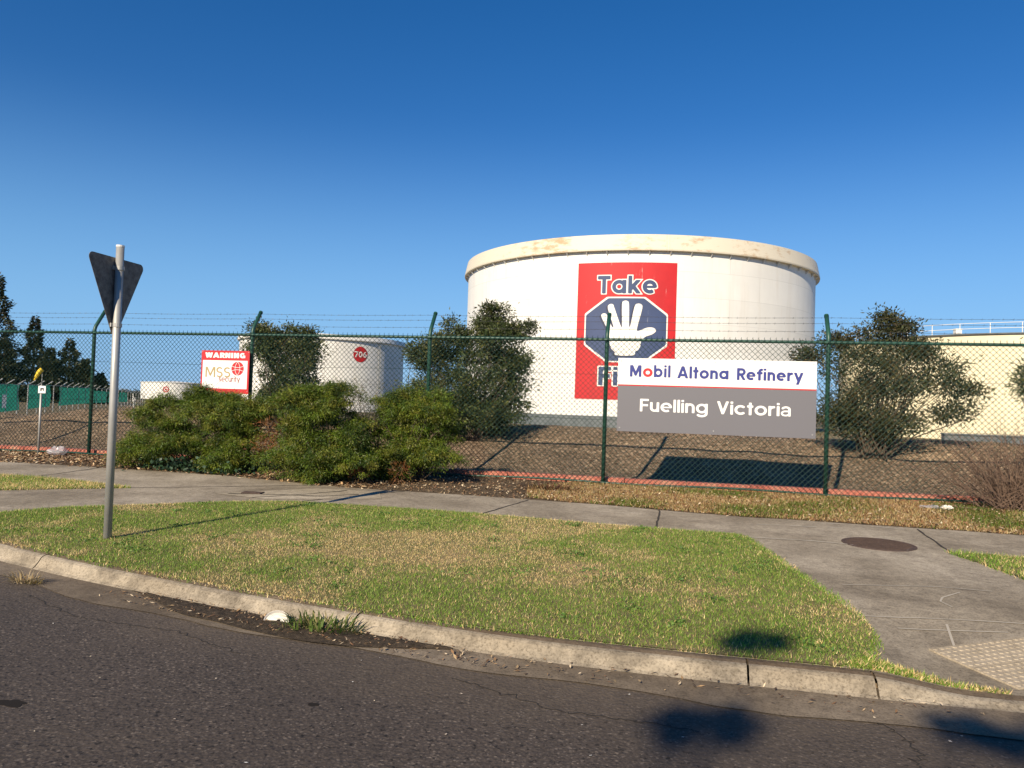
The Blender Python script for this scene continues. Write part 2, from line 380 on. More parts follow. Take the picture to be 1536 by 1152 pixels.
crack([(-4.6, 4.7), (-3.9, 4.35), (-3.1, 4.3), (-2.5, 4.05)]); crack([(.9, 4.2), (1.05, 3.95), (1.0, 3.6), (1.25, 3.2)]); crack([(-1.2, 4.05), (-.6, 3.8), (.1, 3.75)])
# kerb and gutter, swept along the curve
def sweep(name, prof, mt, s0, s1, step=.06, drop=True):
    S = np.linspace(s0, s1, max(8, int((s1 - s0) / .06))); k = kback(S)
    dk = np.gradient(k, S); L = np.sqrt(1 + dk ** 2); nx = -dk / L; nd = 1 / L           # unit normal pointing to the verge
    nx = -nx * 0 + dk / L * -1; V = []
    zt = zverge(S, k)
    for (o, t) in prof:
        z = .055 + (zt - .055) * t
        V.append(np.stack([S + nx * o, k + nd * o, z], 1))
    nP = len(prof); A = np.concatenate(V); n = len(S)
    F = [(j * n + i, (j + 1) * n + i, (j + 1) * n + i + 1, j * n + i + 1) for j in range(nP - 1) for i in range(n - 1)]
    return mk(name, WA(A), F, mt, smooth=False)
prof_face = [(-.085, .97), (-.105, .92), (-.125, .80), (-.15, .45), (-.175, .15), (-.20, .02), (-.2, -.15)]
prof_top = [(.0, -.2), (.0, .98), (-.02, 1.02), (-.05, 1.03), (-.085, .97)]
jn = [-25, -14, -11, -8, -5.2, -2.05, .36, 1.02, 4.0, 7, 10, 20, 29]
for a, b in zip(jn[:-1], jn[1:]):
    props(sweep('kerb', prof_face, M['kerb'], a + .006, b - .006, .0595 if b - a > .8 else .05), kind='structure')
    props(sweep('kerb_top', prof_top, M['kerb_top'], a + .006, b - .006, .0595 if b - a > .8 else .05), kind='structure')
def gut(u, v):
    k = kback(u); w = .30 + .05 * np.sin(u * 1.3) + .03 * np.sin(u * 4.1)
    D = k - .17 - (w + .03 + .02 * noise(u, u * 0, 6)) * v
    return WA(np.stack([u, D, .0555 + .002 * (1 - v)], 1))
P, F = grid(np.linspace(-25, 29, 700), np.linspace(0, 1, 4), gut); props(mk('gutter', P, F, M['gutter']), kind='structure')

# concrete footpath and driveway
PF = [(-30, 11.3), (-11.7, 11.16), (-9.24, 11.13), (-7.35, 11.08), (-6.2, 10.85), (-5.32, 10.62), (-4.41, 10.5), (-3.03, 10.5), (-1.13, 10.4), (.58, 10.08), (1.77, 10.1), (3.81, 10.0), (30, 9.8)]
def fpath(u, v):
    k = kback(u) - .002; far = np.interp(u, [p[0] for p in PF], [p[1] for p in PF]) + .05 * (noise(u, u * 0, 2.5) - .5)
    D = k + (np.maximum(far, k + .01) - k) * v
    return WA(np.stack([u, D, zverge(u, D)], 1))
P, F = grid(np.concatenate([np.linspace(-16, -9, 20), np.linspace(-8.8, 6, 120), np.linspace(6.4, 30, 20)]), np.linspace(0, 1, 40), fpath)
props(mk('footpath', P, F, M['path']), kind='structure')
def strip(name, pts, w, mt, dz=.004, z=zverge, wob=.0):
    V = []; F = []
    pts = np.array(pts, float)
    seg = np.linalg.norm(np.diff(pts, axis=0), axis=1); T = np.concatenate([[0], np.cumsum(seg)]); t = np.linspace(0, T[-1], max(2, int(T[-1] / .12)))
    p = np.stack([np.interp(t, T, pts[:, 0]), np.interp(t, T, pts[:, 1])], 1)
    if wob: p += (rng.random(p.shape) - .5) * wob
    d = np.gradient(p, axis=0); d /= np.linalg.norm(d, axis=1)[:, None] + 1e-9; nrm = np.stack([-d[:, 1], d[:, 0]], 1)
    ww = (w * (.7 + .6 * rng.random(len(p))))[:, None] / 2
    for q in (p - nrm * ww, p + nrm * ww): V.append(np.stack([q[:, 0], q[:, 1], z(q[:, 0], q[:, 1]) + dz], 1))
    n = len(p); A = WA(np.concatenate(V))
    return props(mk(name, A, [(i, i + 1, n + i + 1, n + i) for i in range(n - 1)], mt), kind='structure')
M['joint'] = mat('path_joint_dirt', (.035, .028, .02), .95)
M['scuff'] = mat('pale_scuff', (.44, .39, .31), .9)
for j in ([(-.31, 8.7), (-.33, 10.2)], [(2.6, 8.55), (2.66, 9.95)], [(-4.9, 8.75), (-4.6, 9.4), (-3.95, 10.5)], [(-2.4, 8.95), (-2.1, 10.4)], [(-7.5, 9.2), (-5.4, 10.55)], [(-9.5, 9.75), (-9.6, 11.1)]):
    strip('path_joint', j, .022, M['joint'], .004, wob=.02)
for j in ([(.82, 9.53), (1.09, 9.58)], [(1.2, 9.58), (1.5, 9.64)], [(1.62, 9.66), (1.76, 9.64)], [(1.67, 9.95), (1.81, 9.97)], [(2.2, 9.92), (2.5, 9.86)], [(.62, 8.62), (1.3, 8.66), (2.2, 8.5)]):
    strip('path_scuff', j, .03, M['scuff'], .0045)
for j in ([(1.19, 5.80), (1.6, 5.9), (2.04, 5.96), (2.6, 6.0)], [(1.63, 5.2), (1.75, 5.81)], [(2.13, 6.76), (1.95, 6.55), (1.87, 6.44), (1.92, 6.25)], [(1.4, 5.62), (2.1, 5.75)], [(1.25, 6.7), (2.0, 6.9), (2.4, 6.88)]):
    strip('path_scuff', j, .014, M['scuff'], .0045)
xy_sheet('service_pit_surround', [(-6.15, 9.2), (-5.3, 9.02), (-3.95, 9.65), (-4.25, 10.3), (-5.2, 10.25)], lambda s, D: zverge(s, D) + .004, M['patch'])
strip('path_joint', [(-6.0, 9.25), (-5.4, 9.42), (-4.8, 9.5), (-4.4, 9.9)], .03, M['joint'], .009, wob=.03)
strip('path_joint', [(-5.5, 9.05), (-5.05, 9.6), (-4.7, 10.2)], .025, M['joint'], .0095, wob=.02)

# ------------------------------------------------------------------ lettering from strokes, cut out as clean shapes
def arc(cx, cy, rx, ry, a0, a1, n=22):
    return [(cx + rx * math.cos(R(a0 + (a1 - a0) * i / n)), cy + ry * math.sin(R(a0 + (a1 - a0) * i / n))) for i in range(n + 1)]
def glyph(ch, w, X=.72, alt=False):
    h = w / 2; r = X / 2 - h; nw = .6; rn = nw / 2 - h; c = None
    O = arc(X / 2, X / 2, r, r, 0, 360, 30)
    S = lambda *st: list(st)
    lo, hi = (0, 1), (0, X)
    if ch == 'o': return [(O,)], X
    if ch == 'a' and not alt: return [(O,), ([(X - h, 0), (X - h, X)],)], X
    if ch == 'a':
        k = .72; hb = h * k
        return [([(.60 - h, 0), (.60 - h, X - h - .16)] + arc(.30, X - hb - .17, .30 - h, .17, 8, 160), -9, 9, .86), ([(.60 - h, .44 - hb), (.26, .44 - hb)] + arc(.25, .22, .25 - hb, .22 - hb, 90, 270)[1:] + [(.34, hb), (.60 - h, .15)], -9, 9, k)], .60
    if ch == 'b': return [(O,), ([(h, 0), (h, 1)],)], X
    if ch == 'i': return [([(h, 0), (h, X)],), ([(h, .84), (h, 1)],)], w
    if ch in 'lI': return [([(h, 0), (h, 1)],)], w
    if ch == 'n': return [([(h, 0), (h, X)],), ([(h, X - h - rn)] + arc(nw / 2, X - h - rn, rn, rn, 180, 0) + [(nw - h, 0)],)], nw
    if ch == 'u': return [([(nw - h, 0), (nw - h, X)],), ([(h, X)] + arc(nw / 2, h + rn, rn, rn, 180, 360) + [(nw - h, X * .7)],)], nw
    if ch == 'e': return [([(h, X / 2 + .0), (X - h * .6, X / 2)], -9, 9, .62), (arc(X / 2, X / 2, r, r, -4, 305),)], X
    if ch == 'c': return [(arc(X / 2, X / 2, r, r, 42, 318),)], X * .93
    if ch == 'r': return [([(h, 0), (h, X)],), ([(h, X - h - .24)] + arc(h + .24, X - h - .24, .24, .24, 180, 85),)], .42
    if ch == 't': return [([(.1 + h, .0), (.1 + h, .95)],), ([(0, X - h), (.2 + w, X - h)],)], .2 + w
    if ch == 'f': return [([(.1 + h, 0)] + arc(.1 + h + .17, 1 - h - .17, .17, .17, 180, 88),), ([(0, X - h), (.22 + w, X - h)],)], .22 + w
    if ch == 'y': return [([(.0, X + .25), (.36, .02)], 0, X), ([(.70, X + .25), (.16, -.6)], -.28, X)], .66
    if ch == 'v': return [([(-.02, X + .25), (.32, .08), (.66, X + .25)], 0, X)], .64
    if ch == 'k': return [([(h, 0), (h, 1)],), ([(h, .22), (.66, X + .14)], 0, X), ([(.26, .42), (.66, -.14)], 0, X)], .66
    if ch == 'g': return [(O,), ([(X - h, X), (X - h, -.03)] + arc(X / 2, -.03, X / 2 - h, .27 - h, 0, -150),)], X
    if ch == 's' or ch == 'S':
        T = X if ch == 's' else 1.0; ww = .52 if ch == 's' else .60; ry = (T / 2 - h) / 2
        return [(arc(ww / 2, (T - h + T / 2) / 2, ww / 2 - h, ry, 35, 270) + arc(ww / 2, (T / 2 + h) / 2, ww / 2 - h, ry, 90, -145)[1:],)], ww
    if ch == 'M': return [([(h, 0), (h, 1)],), ([(.9 - h, 0), (.9 - h, 1)],), ([(h * .6, 1.2), (.45, .18), (.9 - h * .6, 1.2)], 0, 1)], .9
    if ch == 'A': return [([(.03, -.2), (.42, 1.0)], 0, 1), ([(.81, -.2), (.42, 1.0)], 0, 1), ([(.2, .27), (.64, .27)],)], .84
    if ch == 'F': return [([(h, 0), (h, 1)],), ([(h, 1 - h), (.58, 1 - h)],), ([(h, .5), (.52, .5)],)], .58
    if ch == 'V': return [([(-.0, 1.25), (.36, .06), (.72, 1.25)], 0, 1)], .74
    if ch == 'T': return [([(0, 1 - h), (.68, 1 - h)],), ([(.34, 0), (.34, 1)],)], .68
    if ch == 'R':
        cy = (1 - h + .47) / 2; ry = (1 - h - .47) / 2
        return [([(h, 0), (h, 1)],), ([(h, 1 - h), (.36, 1 - h)] + arc(.36, cy, ry, ry, 90, -90) + [(h, .47)],), ([(.30, .50), (.64, -.12)], 0, 1)], .64
    if ch == 'W': return [([(.02, 1.3), (.26, .06), (.48, 1.0), (.70, .06), (.94, 1.3)], 0, 1)], .96
    if ch == 'N': return [([(h, 0), (h, 1)],), ([(.72 - h, 0), (.72 - h, 1)],), ([(h * .7, 1.15), (.72 - h * .7, -.15)], 0, 1)], .72
    if ch == 'G': return [(arc(.38, .5, .38 - h, .5 - h, 48, 330),), ([(.42, .42), (.76 - h, .42), (.76 - h, .05)],)], .76
    if ch == '7': return [([(0, 1 - h), (.56, 1 - h), (.16, -.15)], 0, 1)], .58
    if ch == '0': return [(arc(.3, .5, .3 - h, .5 - h, 0, 360, 30),)], .6
    if ch == '6': return [(arc(.3, .31, .3 - h, .31 - h, 0, 360, 30),), (arc(.46, .40, .46 - h, .60 - h, 190, 100),)], .6
    return [], .34
def word(text, w, gap=.1, X=.72, alt=''):
    st = []; x = 0
    for ch in text:
        gl, adv = glyph(ch, w, X, ch in alt)
        for q in gl:
            st.append(([(px + x, py) for px, py in q[0]],) + tuple(q[1:]))
        x += adv + gap
    return st, x - gap
def strokes_sdf(st, w):
    def fn(x, y):
        out = np.full(x.shape, 9.0)
        for q in st:
            h = w / 2 * (q[3] if len(q) > 3 else 1.0)
            P = np.array(q[0]); closed = np.allclose(P[0], P[-1])
            bx = (x > P[:, 0].min() - .4) & (x < P[:, 0].max() + .4)
            xx = x[bx]; yy = y[bx]; best = np.full(xx.shape, 9.0)
            n = len(P) - 1
            for i in range(n):
                a, b = P[i], P[i + 1]; L = math.hypot(*(b - a))
                if L < 1e-6: continue
                d = (b - a) / L; t = (xx - a[0]) * d[0] + (yy - a[1]) * d[1]; pp = np.abs(-(xx - a[0]) * d[1] + (yy - a[1]) * d[0])
                tc = np.clip(t, 0, L); v = np.hypot(t - tc, pp) - h
                if not closed and i == 0: v = np.where(t < 0, np.maximum(-t, pp - h), v)
                if not closed and i == n - 1: v = np.where(t > L, np.maximum(t - L, pp - h), v)
                best = np.minimum(best, v)
            if len(q) > 1: best = np.maximum(best, np.maximum(q[1] - yy, yy - q[2]))
            out[bx] = np.minimum(out[bx], best)
        return out
    return fn
def poly_sdf(poly):
    P = np.array(poly, float)
    def fn(x, y):
        d = np.full(x.shape, 1e9); ins = np.zeros(x.shape, bool)
        for i in range(len(P)):
            a, b = P[i], P[(i + 1) % len(P)]; e = b - a
            t = np.clip(((x - a[0]) * e[0] + (y - a[1]) * e[1]) / (e @ e), 0, 1)
            d = np.minimum(d, np.hypot(x - a[0] - t * e[0], y - a[1] - t * e[1]))
            c = (a[1] > y) != (b[1] > y)
            ins ^= c & (x < e[0] * (y - a[1]) / (e[1] if abs(e[1]) > 1e-12 else 1e-12) + a[0])
        return np.where(ins, -d, d)
    return fn
def cut(fn, x0, x1, y0, y1, cell):
    """the filled shape fn < 0, as a clean flat mesh (vertices 2-D, faces)"""
    nx = int((x1 - x0) / cell) + 2; ny = int((y1 - y0) / cell) + 2
    X, Y = np.meshgrid(x0 + np.arange(nx) * cell, y0 + np.arange(ny) * cell); Q = fn(X, Y); Q = np.where(np.abs(Q) < 1e-9, 1e-9, Q)
    vid = {}; V = []; F = []
    def vert(k, p):
        if k not in vid: vid[k] = len(V); V.append(p)
        return vid[k]
    I = Q < 0; anyin = I[:-1, :-1] | I[1:, :-1] | I[:-1, 1:] | I[1:, 1:]
    for j, i in zip(*np.nonzero(anyin)):
        cs = [(j, i), (j, i + 1), (j + 1, i + 1), (j + 1, i)]; f = []
        for a, b in zip(cs, cs[1:] + cs[:1]):
            qa, qb = Q[a], Q[b]
            if qa < 0: f.append(vert(a, (X[a], Y[a])))
            if (qa < 0) != (qb < 0):
                t = qa / (qa - qb); k = (min(a, b), max(a, b))
                f.append(vert(k, (X[a] + t * (X[b] - X[a]), Y[a] + t * (Y[b] - Y[a]))))
        if len(f) >= 3: F.append(tuple(f))
    return np.array(V), F
def cut_word(text, w, height, x, y, width=None, grow=0, gap=.1, cell=.035, alt='', X=.72, slant=0):
    """text as a 2-D mesh: cap height and (optional) total width set, left end at x, baseline at y"""
    st, tot = word(text, w, gap, X, alt); fn = strokes_sdf(st, w)
    V, F = cut(lambda a, b: fn(a, b) - grow, -.15 - grow, tot + .15 + grow, -.36 - grow, 1.06 + grow, cell)
    sx = height if width is None else width / tot
    return np.stack([x + V[:, 0] * sx, y + V[:, 1] * height], 1), F

# ------------------------------------------------------------------ tanks
def on_cyl(C, r, uR):
    return lambda V2: np.stack([C[0] + r * np.sin(V2[:, 0] / uR), C[1] - r * np.cos(V2[:, 0] / uR), V2[:, 1]], 1)
def resample(poly, n=3):
    """Catmull-Rom rounding of a closed outline"""
    P = np.array(poly, float); out = []
    for i in range(len(P)):
        p0, p1, p2, p3 = P[i - 1], P[i], P[(i + 1) % len(P)], P[(i + 2) % len(P)]
        for k in range(n):
            t = k / n; out.append(.5 * ((2 * p1) + (-p0 + p2) * t + (2 * p0 - 5 * p1 + 4 * p2 - p3) * t * t + (-p0 + 3 * p1 - 3 * p2 + p3) * t ** 3))
    return out
# the big tank
C1 = (13.995, 88.905); R1 = 19.40
t1 = thing('storage_tank', (C1[0], C1[1], -.45), 'huge white storage tank with rusty rim and a red mural of an open hand', 'storage tank')
V, F, UV = lathe([(R1, .68), (R1, 16.0)], C1, 256); mk('wall', V, F, M['tank'], t1, uv=UV, smooth=True)
V, F, UV = lathe([(R1 + .03, -.5), (R1 + .03, .72), (R1 - .05, .72)], C1, 192); mk('base_band', V, F, M['band'], t1, smooth=False)
V, F, UV = lathe([(R1 - .25, 15.86), (R1 + .42, 15.86), (R1 + .44, 15.98), (R1 + .14, 17.35), (R1 + .02, 17.40), (R1 - .12, 17.36), (R1 - .12, 15.0)], C1, 256); rim = mk('rim', V, F, M['rim'], t1, uv=UV)
for k in range(64):
    a = 2 * math.pi * k / 64; e = np.array([math.sin(a), -math.cos(a), 0]); q = np.array([math.cos(a), math.sin(a), 0]); c = np.array([C1[0], C1[1], 0])
    mk('rim_bracket', [c + e * (R1 + .01) + (0, 0, 15.45) - q * .03, c + e * (R1 + .38) + (0, 0, 15.85) - q * .03, c + e * (R1 + .01) + (0, 0, 15.85) - q * .03,
            c + e * (R1 + .01) + (0, 0, 15.45) + q * .03, c + e * (R1 + .38) + (0, 0, 15.85) + q * .03, c + e * (R1 + .01) + (0, 0, 15.85) + q * .03], [(0, 1, 2), (5, 4, 3), (0, 3, 4, 1)], M['tank'], rim)
V, F, UV = lathe([(R1 - .15, 14.2), (R1 - .15, 14.25), (.01, 14.6)], C1, 96); mk('floating_roof', V, F, M['rim'], t1)
# mural: u metres round the shell, z up
mu = lambda off: on_cyl(C1, R1 + off, R1)
P, F = grid(np.linspace(-8.42, .65, 46), np.linspace(2.24, 14.82, 3), lambda a, b: mu(.02)(np.stack([a, b], 1)))
mural = mk('safety_mural', P, F, M['mural_red'], t1)
def octo(g):
    l, r_, b, t, c = -7.66 - g, -.08 + g, 5.66 - g, 11.66 + g, 1.55
    return [(l + 2.05, b), (r_ - 2.05, b), (r_, b + c), (r_, t - c), (r_ - 2.05, t), (l + 2.05, t), (l, t - c), (l, b + c)]
V, F = cut(poly_sdf(octo(.0)), -8.3, .5, 5, 12.2, .12); mk('octagon_border', mu(.035)(V), F, M['mural_white'], mural)
V, F = cut(poly_sdf(octo(-.13)), -8.3, .5, 5, 12.2, .12); mk('octagon', mu(.05)(V), F, M['mural_blue'], mural)
HAND = [(-4.72, 6.34), (-4.76, 6.61), (-5.05, 6.86), (-5.24, 7.34), (-5.34, 8.29), (-5.62, 8.93), (-6.07, 9.80), (-6.02, 10.08), (-5.72, 10.12), (-5.50, 9.85), (-5.14, 9.0), (-4.95, 8.95), (-5.5, 10.55), (-5.38, 10.95), (-5.05, 10.96), (-4.90, 10.6), (-4.30, 9.02), (-4.18, 9.02), (-4.23, 10.95), (-4.08, 11.27), (-3.76, 11.27), (-3.60, 10.95), (-3.54, 9.06), (-3.42, 9.06), (-3.10, 10.75), (-2.85, 11.03), (-2.52, 10.98), (-2.40, 10.6), (-2.82, 8.8), (-2.66, 8.56), (-1.95, 8.86), (-1.36, 8.86), (-1.13, 8.58), (-1.47, 8.26), (-2.08, 8.02), (-2.42, 7.62), (-2.49, 7.15), (-2.70, 6.80), (-2.95, 6.65), (-3.0, 6.36), (-3.87, 6.27)]
hp = resample(HAND, 3)
V, F = cut(poly_sdf([(x - .17, y - .10) for x, y in hp]), -6.6, -.8, 6, 11.6, .06); mk('hand_shadow_shape', mu(.065)(V), F, M['mural_navy'], mural)
V, F = cut(poly_sdf(hp), -6.6, -.8, 6, 11.6, .06); mk('hand_emblem', mu(.08)(V), F, M['mural_white'], mural)
for txt, x, y, wd_, hh_ in (('Take', -6.5, 11.97, 5.35, 1.62), ('Five', -6.2, 3.55, 4.9, 1.68)):
    V, F = cut_word(txt, .205, hh_, x, y, wd_, .06, gap=.10, X=.76); mk('lettering_outline', mu(.04)(V), F, M['mural_white'], mural)
    V, F = cut_word(txt, .205, hh_, x, y, wd_, 0, gap=.10, X=.76); mk('lettering', mu(.06)(V), F, M['mural_blue'], mural)
# tank 706
C2 = (-35.916, 145.637); R2 = 15.06
t2 = thing('storage_tank', (C2[0], C2[1], -.8), 'white storage tank behind the shrubs with a round red badge reading 706', 'storage tank')
V, F, UV = lathe([(R2, -1.0), (R2, 11.75)], C2, 160); mk('wall', V, F, M['tank706'], t2, uv=UV, smooth=True)
V, F, UV = lathe([(R2 - .2, 11.6), (R2 + .38, 11.6), (R2 + .40, 11.75), (R2 + .2, 12.45), (R2 - .1, 12.5), (R2 - .1, 11.9), (.1, 12.3)], C2, 160); mk('rim', V, F, M['tank706'], t2, uv=UV)
cu, cz = R2 * .672, 9.3
m2 = lambda off: on_cyl(C2, R2 + off, R2)
V, F = cut(lambda x, y: np.hypot(x - cu, y - cz) - 1.36, cu - 1.6, cu + 1.6, cz - 1.6, cz + 1.6, .12)
bd = mk('number_badge', m2(.03)(V), F, M['mural_red'], t2)
V, F = cut_word('706', .17, 1.0, cu - 1.2, cz - .5, 2.4, gap=.12); mk('lettering', m2(.07)(V), F, M['mural_white'], bd)
mb = MB()
a = .93
for da in (-.012, .012):
    mb.tube([(C2[0] + (R2 + .25) * math.sin(a + da), C2[1] - (R2 + .25) * math.cos(a + da), z) for z in (-.8, 11.6)], .05, 6)
for z in np.arange(-.5, 11.5, .6): mb.tube([(C2[0] + (R2 + .25) * math.sin(a + da), C2[1] - (R2 + .25) * math.cos(a + da), z) for da in (-.012, .012)], .03, 5)
mb.build('ladder', M['galv'], t2)
# cream tank
C3 = (54.311, 83.966); R3 = 17.19
t3 = thing('storage_tank', (C3[0], C3[1], -.5), 'cream yellow storage tank at the right with a white handrail round its top', 'storage tank')
V, F, UV = lathe([(R3, -.6), (R3, 9.5)], C3, 160); mk('wall', V, F, M['tank_cream'], t3, uv=UV, smooth=True)
V, F, UV = lathe([(R3 + .05, 9.35), (R3 + .22, 9.40), (R3 + .22, 9.5), (.05, 10.0)], C3, 160); mk('roof', V, F, M['band'], t3)
mb = MB(); nP = 44
for z in (9.95, 10.45):
    ring = [(C3[0] + (R3 + .05) * math.sin(a), C3[1] - (R3 + .05) * math.cos(a), z) for a in np.linspace(0, 2 * math.pi, 133)]
    mb.tube(ring, .026, 6, False)
for k in range(nP):
    a = 2 * math.pi * k / nP + .05; p = np.array([C3[0] + (R3 + .05) * math.sin(a), C3[1] - (R3 + .05) * math.cos(a), 9.45]); mb.tube([p, p + (0, 0, 1.0)], .034, 6)
mb.build('handrail', M['white'], t3)
mb = MB(); mb.box((42.95, 74.3 - .0, 9.95), (.28, .0, 0), (0, .25, 0), (0, 0, .22)); mb.box((42.95, 74.3, 10.2), (.34, 0, 0), (0, .3, 0), (0, 0, .04)); mb.box((42.95, 74.02, 9.95), (.16, 0, 0), (0, .02, 0), (0, 0, .12)); mb.build('vent_box', M['white'], t3)
# low concrete wall in front of the cream tank
mb = MB(); mb.sbox(7.09, 40, 24, 24.3, -.2, 1.09); mb.sbox(7.07, 40.05, 23.97, 24.33, 1.09, 1.13)
props(mb.build('bund_wall', M['band']), 'low dark grey concrete wall in front of the cream tank', 'wall')
# distant low tank
C4 = (-87.6, 200.0); R4 = 8.0
t4 = thing('storage_tank', (C4[0], C4[1], -1.2), 'small squat white tank far off with a round red emblem near its top', 'storage tank')
V, F, UV = lathe([(R4, -.2), (R4, 4.0), (R4 + .15, 4.02), (R4 + .15, 4.15), (.1, 4.6)], C4, 96); mk('wall', V, F, M['tank706'], t4, uv=UV)
V, F = cut(lambda x, y: np.abs(np.hypot(x - 1.3, y - 2.35) - .62) - .12, 0, 2.6, 1, 3.6, .12); mk('emblem', on_cyl(C4, R4 + .05, R4)(V), F, M['mural_red'], t4)
V, F = cut(poly_sdf([(.85, 1.95), (1.3, 2.75), (1.75, 1.95), (1.3, 2.25)]), .6, 2, 1.8, 3, .08); mk('emblem', on_cyl(C4, R4 + .05, R4)(V), F, M['mural_red'], t4)
for x in (-95.0, -92.5, -90.0):
    mb = MB(); mb.tube([(x, 193.2, -1.2), (x, 193.2, 1.0)], .08, 6); mb.tube([(x, 193.2, .6), (x + .9, 193.2, -1.1)], .06, 6); mb.build('pipe_support', M['white'], t4)

# ------------------------------------------------------------------ chain-link fence
FD = 12.80; FZ = .28; RAIL = 2.67
fence = thing('chain_link_fence', W(-4.5, FD, FZ), 'dark green chain-link security fence with barbed wire on cranked posts, running across the verge', 'fence')
for s in (-18.2, -14.8, -11.35, -7.91, -4.445, -1.345, 2.11, 5.5):
    pts = [W(s, FD, FZ - .1), W(s, FD, RAIL + .02)]
    for t in np.linspace(0, 1, 7)[1:]:
        a = t * R(38); pts.append(W(s, FD + .25 * (1 - math.cos(a)), RAIL + .02 + .25 * math.sin(a) ))
    e = pts[-1]; pts.append(e + W(0, .2, 0) + np.array([0, 0, .28]))
    mb = MB(); mb.tube(pts, .034, 12); post = mb.build('post', M['green'], fence, smooth=True)
    mb = MB(); p = pts[-1]; d = (pts[-1] - pts[-2]); d /= np.linalg.norm(d); mb.tube([p - d * .02, p + d * .012], [.038, .036], 12); mb.build('cap', M['green'], post)
mb = MB(); mb.tube([W(s, FD - .036, RAIL) for s in np.linspace(-18.3, 6.4, 30)], .024, 10); mb.build('top_rail', M['green'], fence, smooth=True)
mb = MB(); mb.tube([W(s, FD - .036, FZ + .03 + .012 * math.sin(s * 2)) for s in np.linspace(-18.3, 6.4, 60)], .018, 8); mb.build('bottom_rail', M['green'], fence, smooth=True)
for z in (1.35, 2.1): mb = MB(); mb.tube([W(s, FD - .036, z + .01 * math.sin(s)) for s in np.linspace(-18.3, 6.4, 40)], .0026, 4); mb.build('tension_wire', M['wire_green'], fence)
# mesh: two families of straight wires, woven a few millimetres apart
z0, z1 = FZ + .03, RAIL + .01; Hh = z1 - z0; pit = .088; s0, s1 = -18.2, 6.3
Vs = []; Fs = []; nv = 0
def prism(p, q, r):
    global nv
    d = (q - p) / np.linalg.norm(q - p); a = np.cross(d, [*NV, 0]); a /= np.linalg.norm(a); b = np.cross(d, a)
    ring = [a * r, -.5 * a * r + .866 * b * r, -.5 * a * r - .866 * b * r]
    Vs.extend([p + o for o in ring] + [q + o for o in ring]); Fs.extend([(nv, nv + 1, nv + 4, nv + 3), (nv + 1, nv + 2, nv + 5, nv + 4), (nv + 2, nv, nv + 3, nv + 5)]); nv += 6
k0 = int((s0 - Hh) / pit); k1 = int((s1 + Hh) / pit)
for k in range(k0, k1 + 1):
    s = k * pit
    for sg in (1, -1):
        a, b = s, s + sg * Hh; za, zb = z0, z1
        lo_, hi_ = (a, b) if a < b else (b, a)
        if hi_ < s0 or lo_ > s1: continue
        pa, pb = a, b
        if pa < s0: za = z0 + (s0 - pa) / (pb - pa) * Hh; a = s0
        if pa > s1: za = z0 + (s1 - pa) / (pb - pa) * Hh; a = s1
        if pb > s1: zb = z0 + (s1 - pa) / (pb - pa) * Hh; b = s1
        if pb < s0: zb = z0 + (s0 - pa) / (pb - pa) * Hh; b = s0
        prism(W(a, FD - .066 - .0040 * sg, za), W(b, FD - .066 - .0040 * sg, zb), .0040)
    if s0 < s < s1:
        prism(W(s, FD - .066, z1 - .01), W(s + .006, FD - .068, z1 + .055), .0032); prism(W(s + .02, FD - .066, z1), W(s - .004, FD - .064, z1 + .04), .0028)
        for tt in (0, .3, .6): prism(W(s + pit * tt, FD - .066, z1 - .03), W(s + pit * (tt + .25), FD - .02, z1 + .022), .004)
mk('chain_mesh', Vs, Fs, M['wire_green'], fence)
for (dD, z) in ((.14, 2.86), (.25, 3.0), (.33, 3.10)):
    mb = MB(); zs = lambda s: z - .012 * math.sin(math.pi * ((s + 11.35) / 3.4 % 1))
    for o in (.004, -.004): mb.tube([W(s, FD + dD + o * math.sin(s * 40), zs(s) + o * math.cos(s * 40)) for s in np.linspace(-18.2, 6.4, 220)], .0013, 4)
    for s in np.arange(-18.1, 6.4, .145):
        c = W(s, FD + dD, zs(s)); j = rng.random() * 2
        for q in (0, 1.57):
            v_ = (W(math.sin(j) * .3, math.cos(j + q), 0) + np.array([0, 0, math.sin(j + q)])) * .018; mb.tube([c - v_, c + v_], .0018, 3)
    mb.build('barbed_wire', M['barb'], fence)
# red painted concrete edging behind the fence
mb = MB(); kk = np.linspace(-30, 10, 41)
for a, b in zip(kk[:-1], kk[1:]): mb.sbox(a + .006, b - .006, 12.93, 13.10, .15, .365 + .012 * rng.random())
props(mb.build('red_edging', M['red_kerb']), 'low red painted concrete edging along the foot of the green fence', 'edging')

# ------------------------------------------------------------------ signs
def plane_at(D): return lambda V2: WA(np.stack([V2[:, 0], np.full(len(V2), D), V2[:, 1]], 1))
sg = thing('company_sign', W(.39, 12.70, 1.166), 'wide white and grey refinery name sign hung on the fence between two posts', 'sign')
mb = MB(); mb.sbox(-1.138, 1.93, 12.685, 12.715, 1.932, 2.364); mb.build('upper_panel', M['sign_white'], sg)
mb = MB(); mb.sbox(-1.134, 1.934, 12.686, 12.714, 1.166, 1.910); mb.build('lower_panel', M['sign_grey'], sg)
mb = MB(); mb.sbox(-1.137, 1.931, 12.683, 12.713, 1.9115, 1.9315); mb.build('stripe', M['sign_red'], sg)
pl1 = plane_at(12.681)
def put(txt, w, h_, x, y, wd_, mt, par, pl=pl1, name='lettering', **kw):
    V, F = cut_word(txt, w, h_, x, y, wd_, **kw); return mk(name, pl(V), F, mt, par)
cap = .188
put('M', .205, cap, -.945, 2.063, .185, M['sign_blue'], sg)
put('o', .205, cap * 1.03, -.735, 2.063, .155, M['sign_red'], sg, X=.74)
put('bil', .205, cap * 1.04, -.560, 2.063, .265, M['sign_blue'], sg, X=.74, gap=.13)
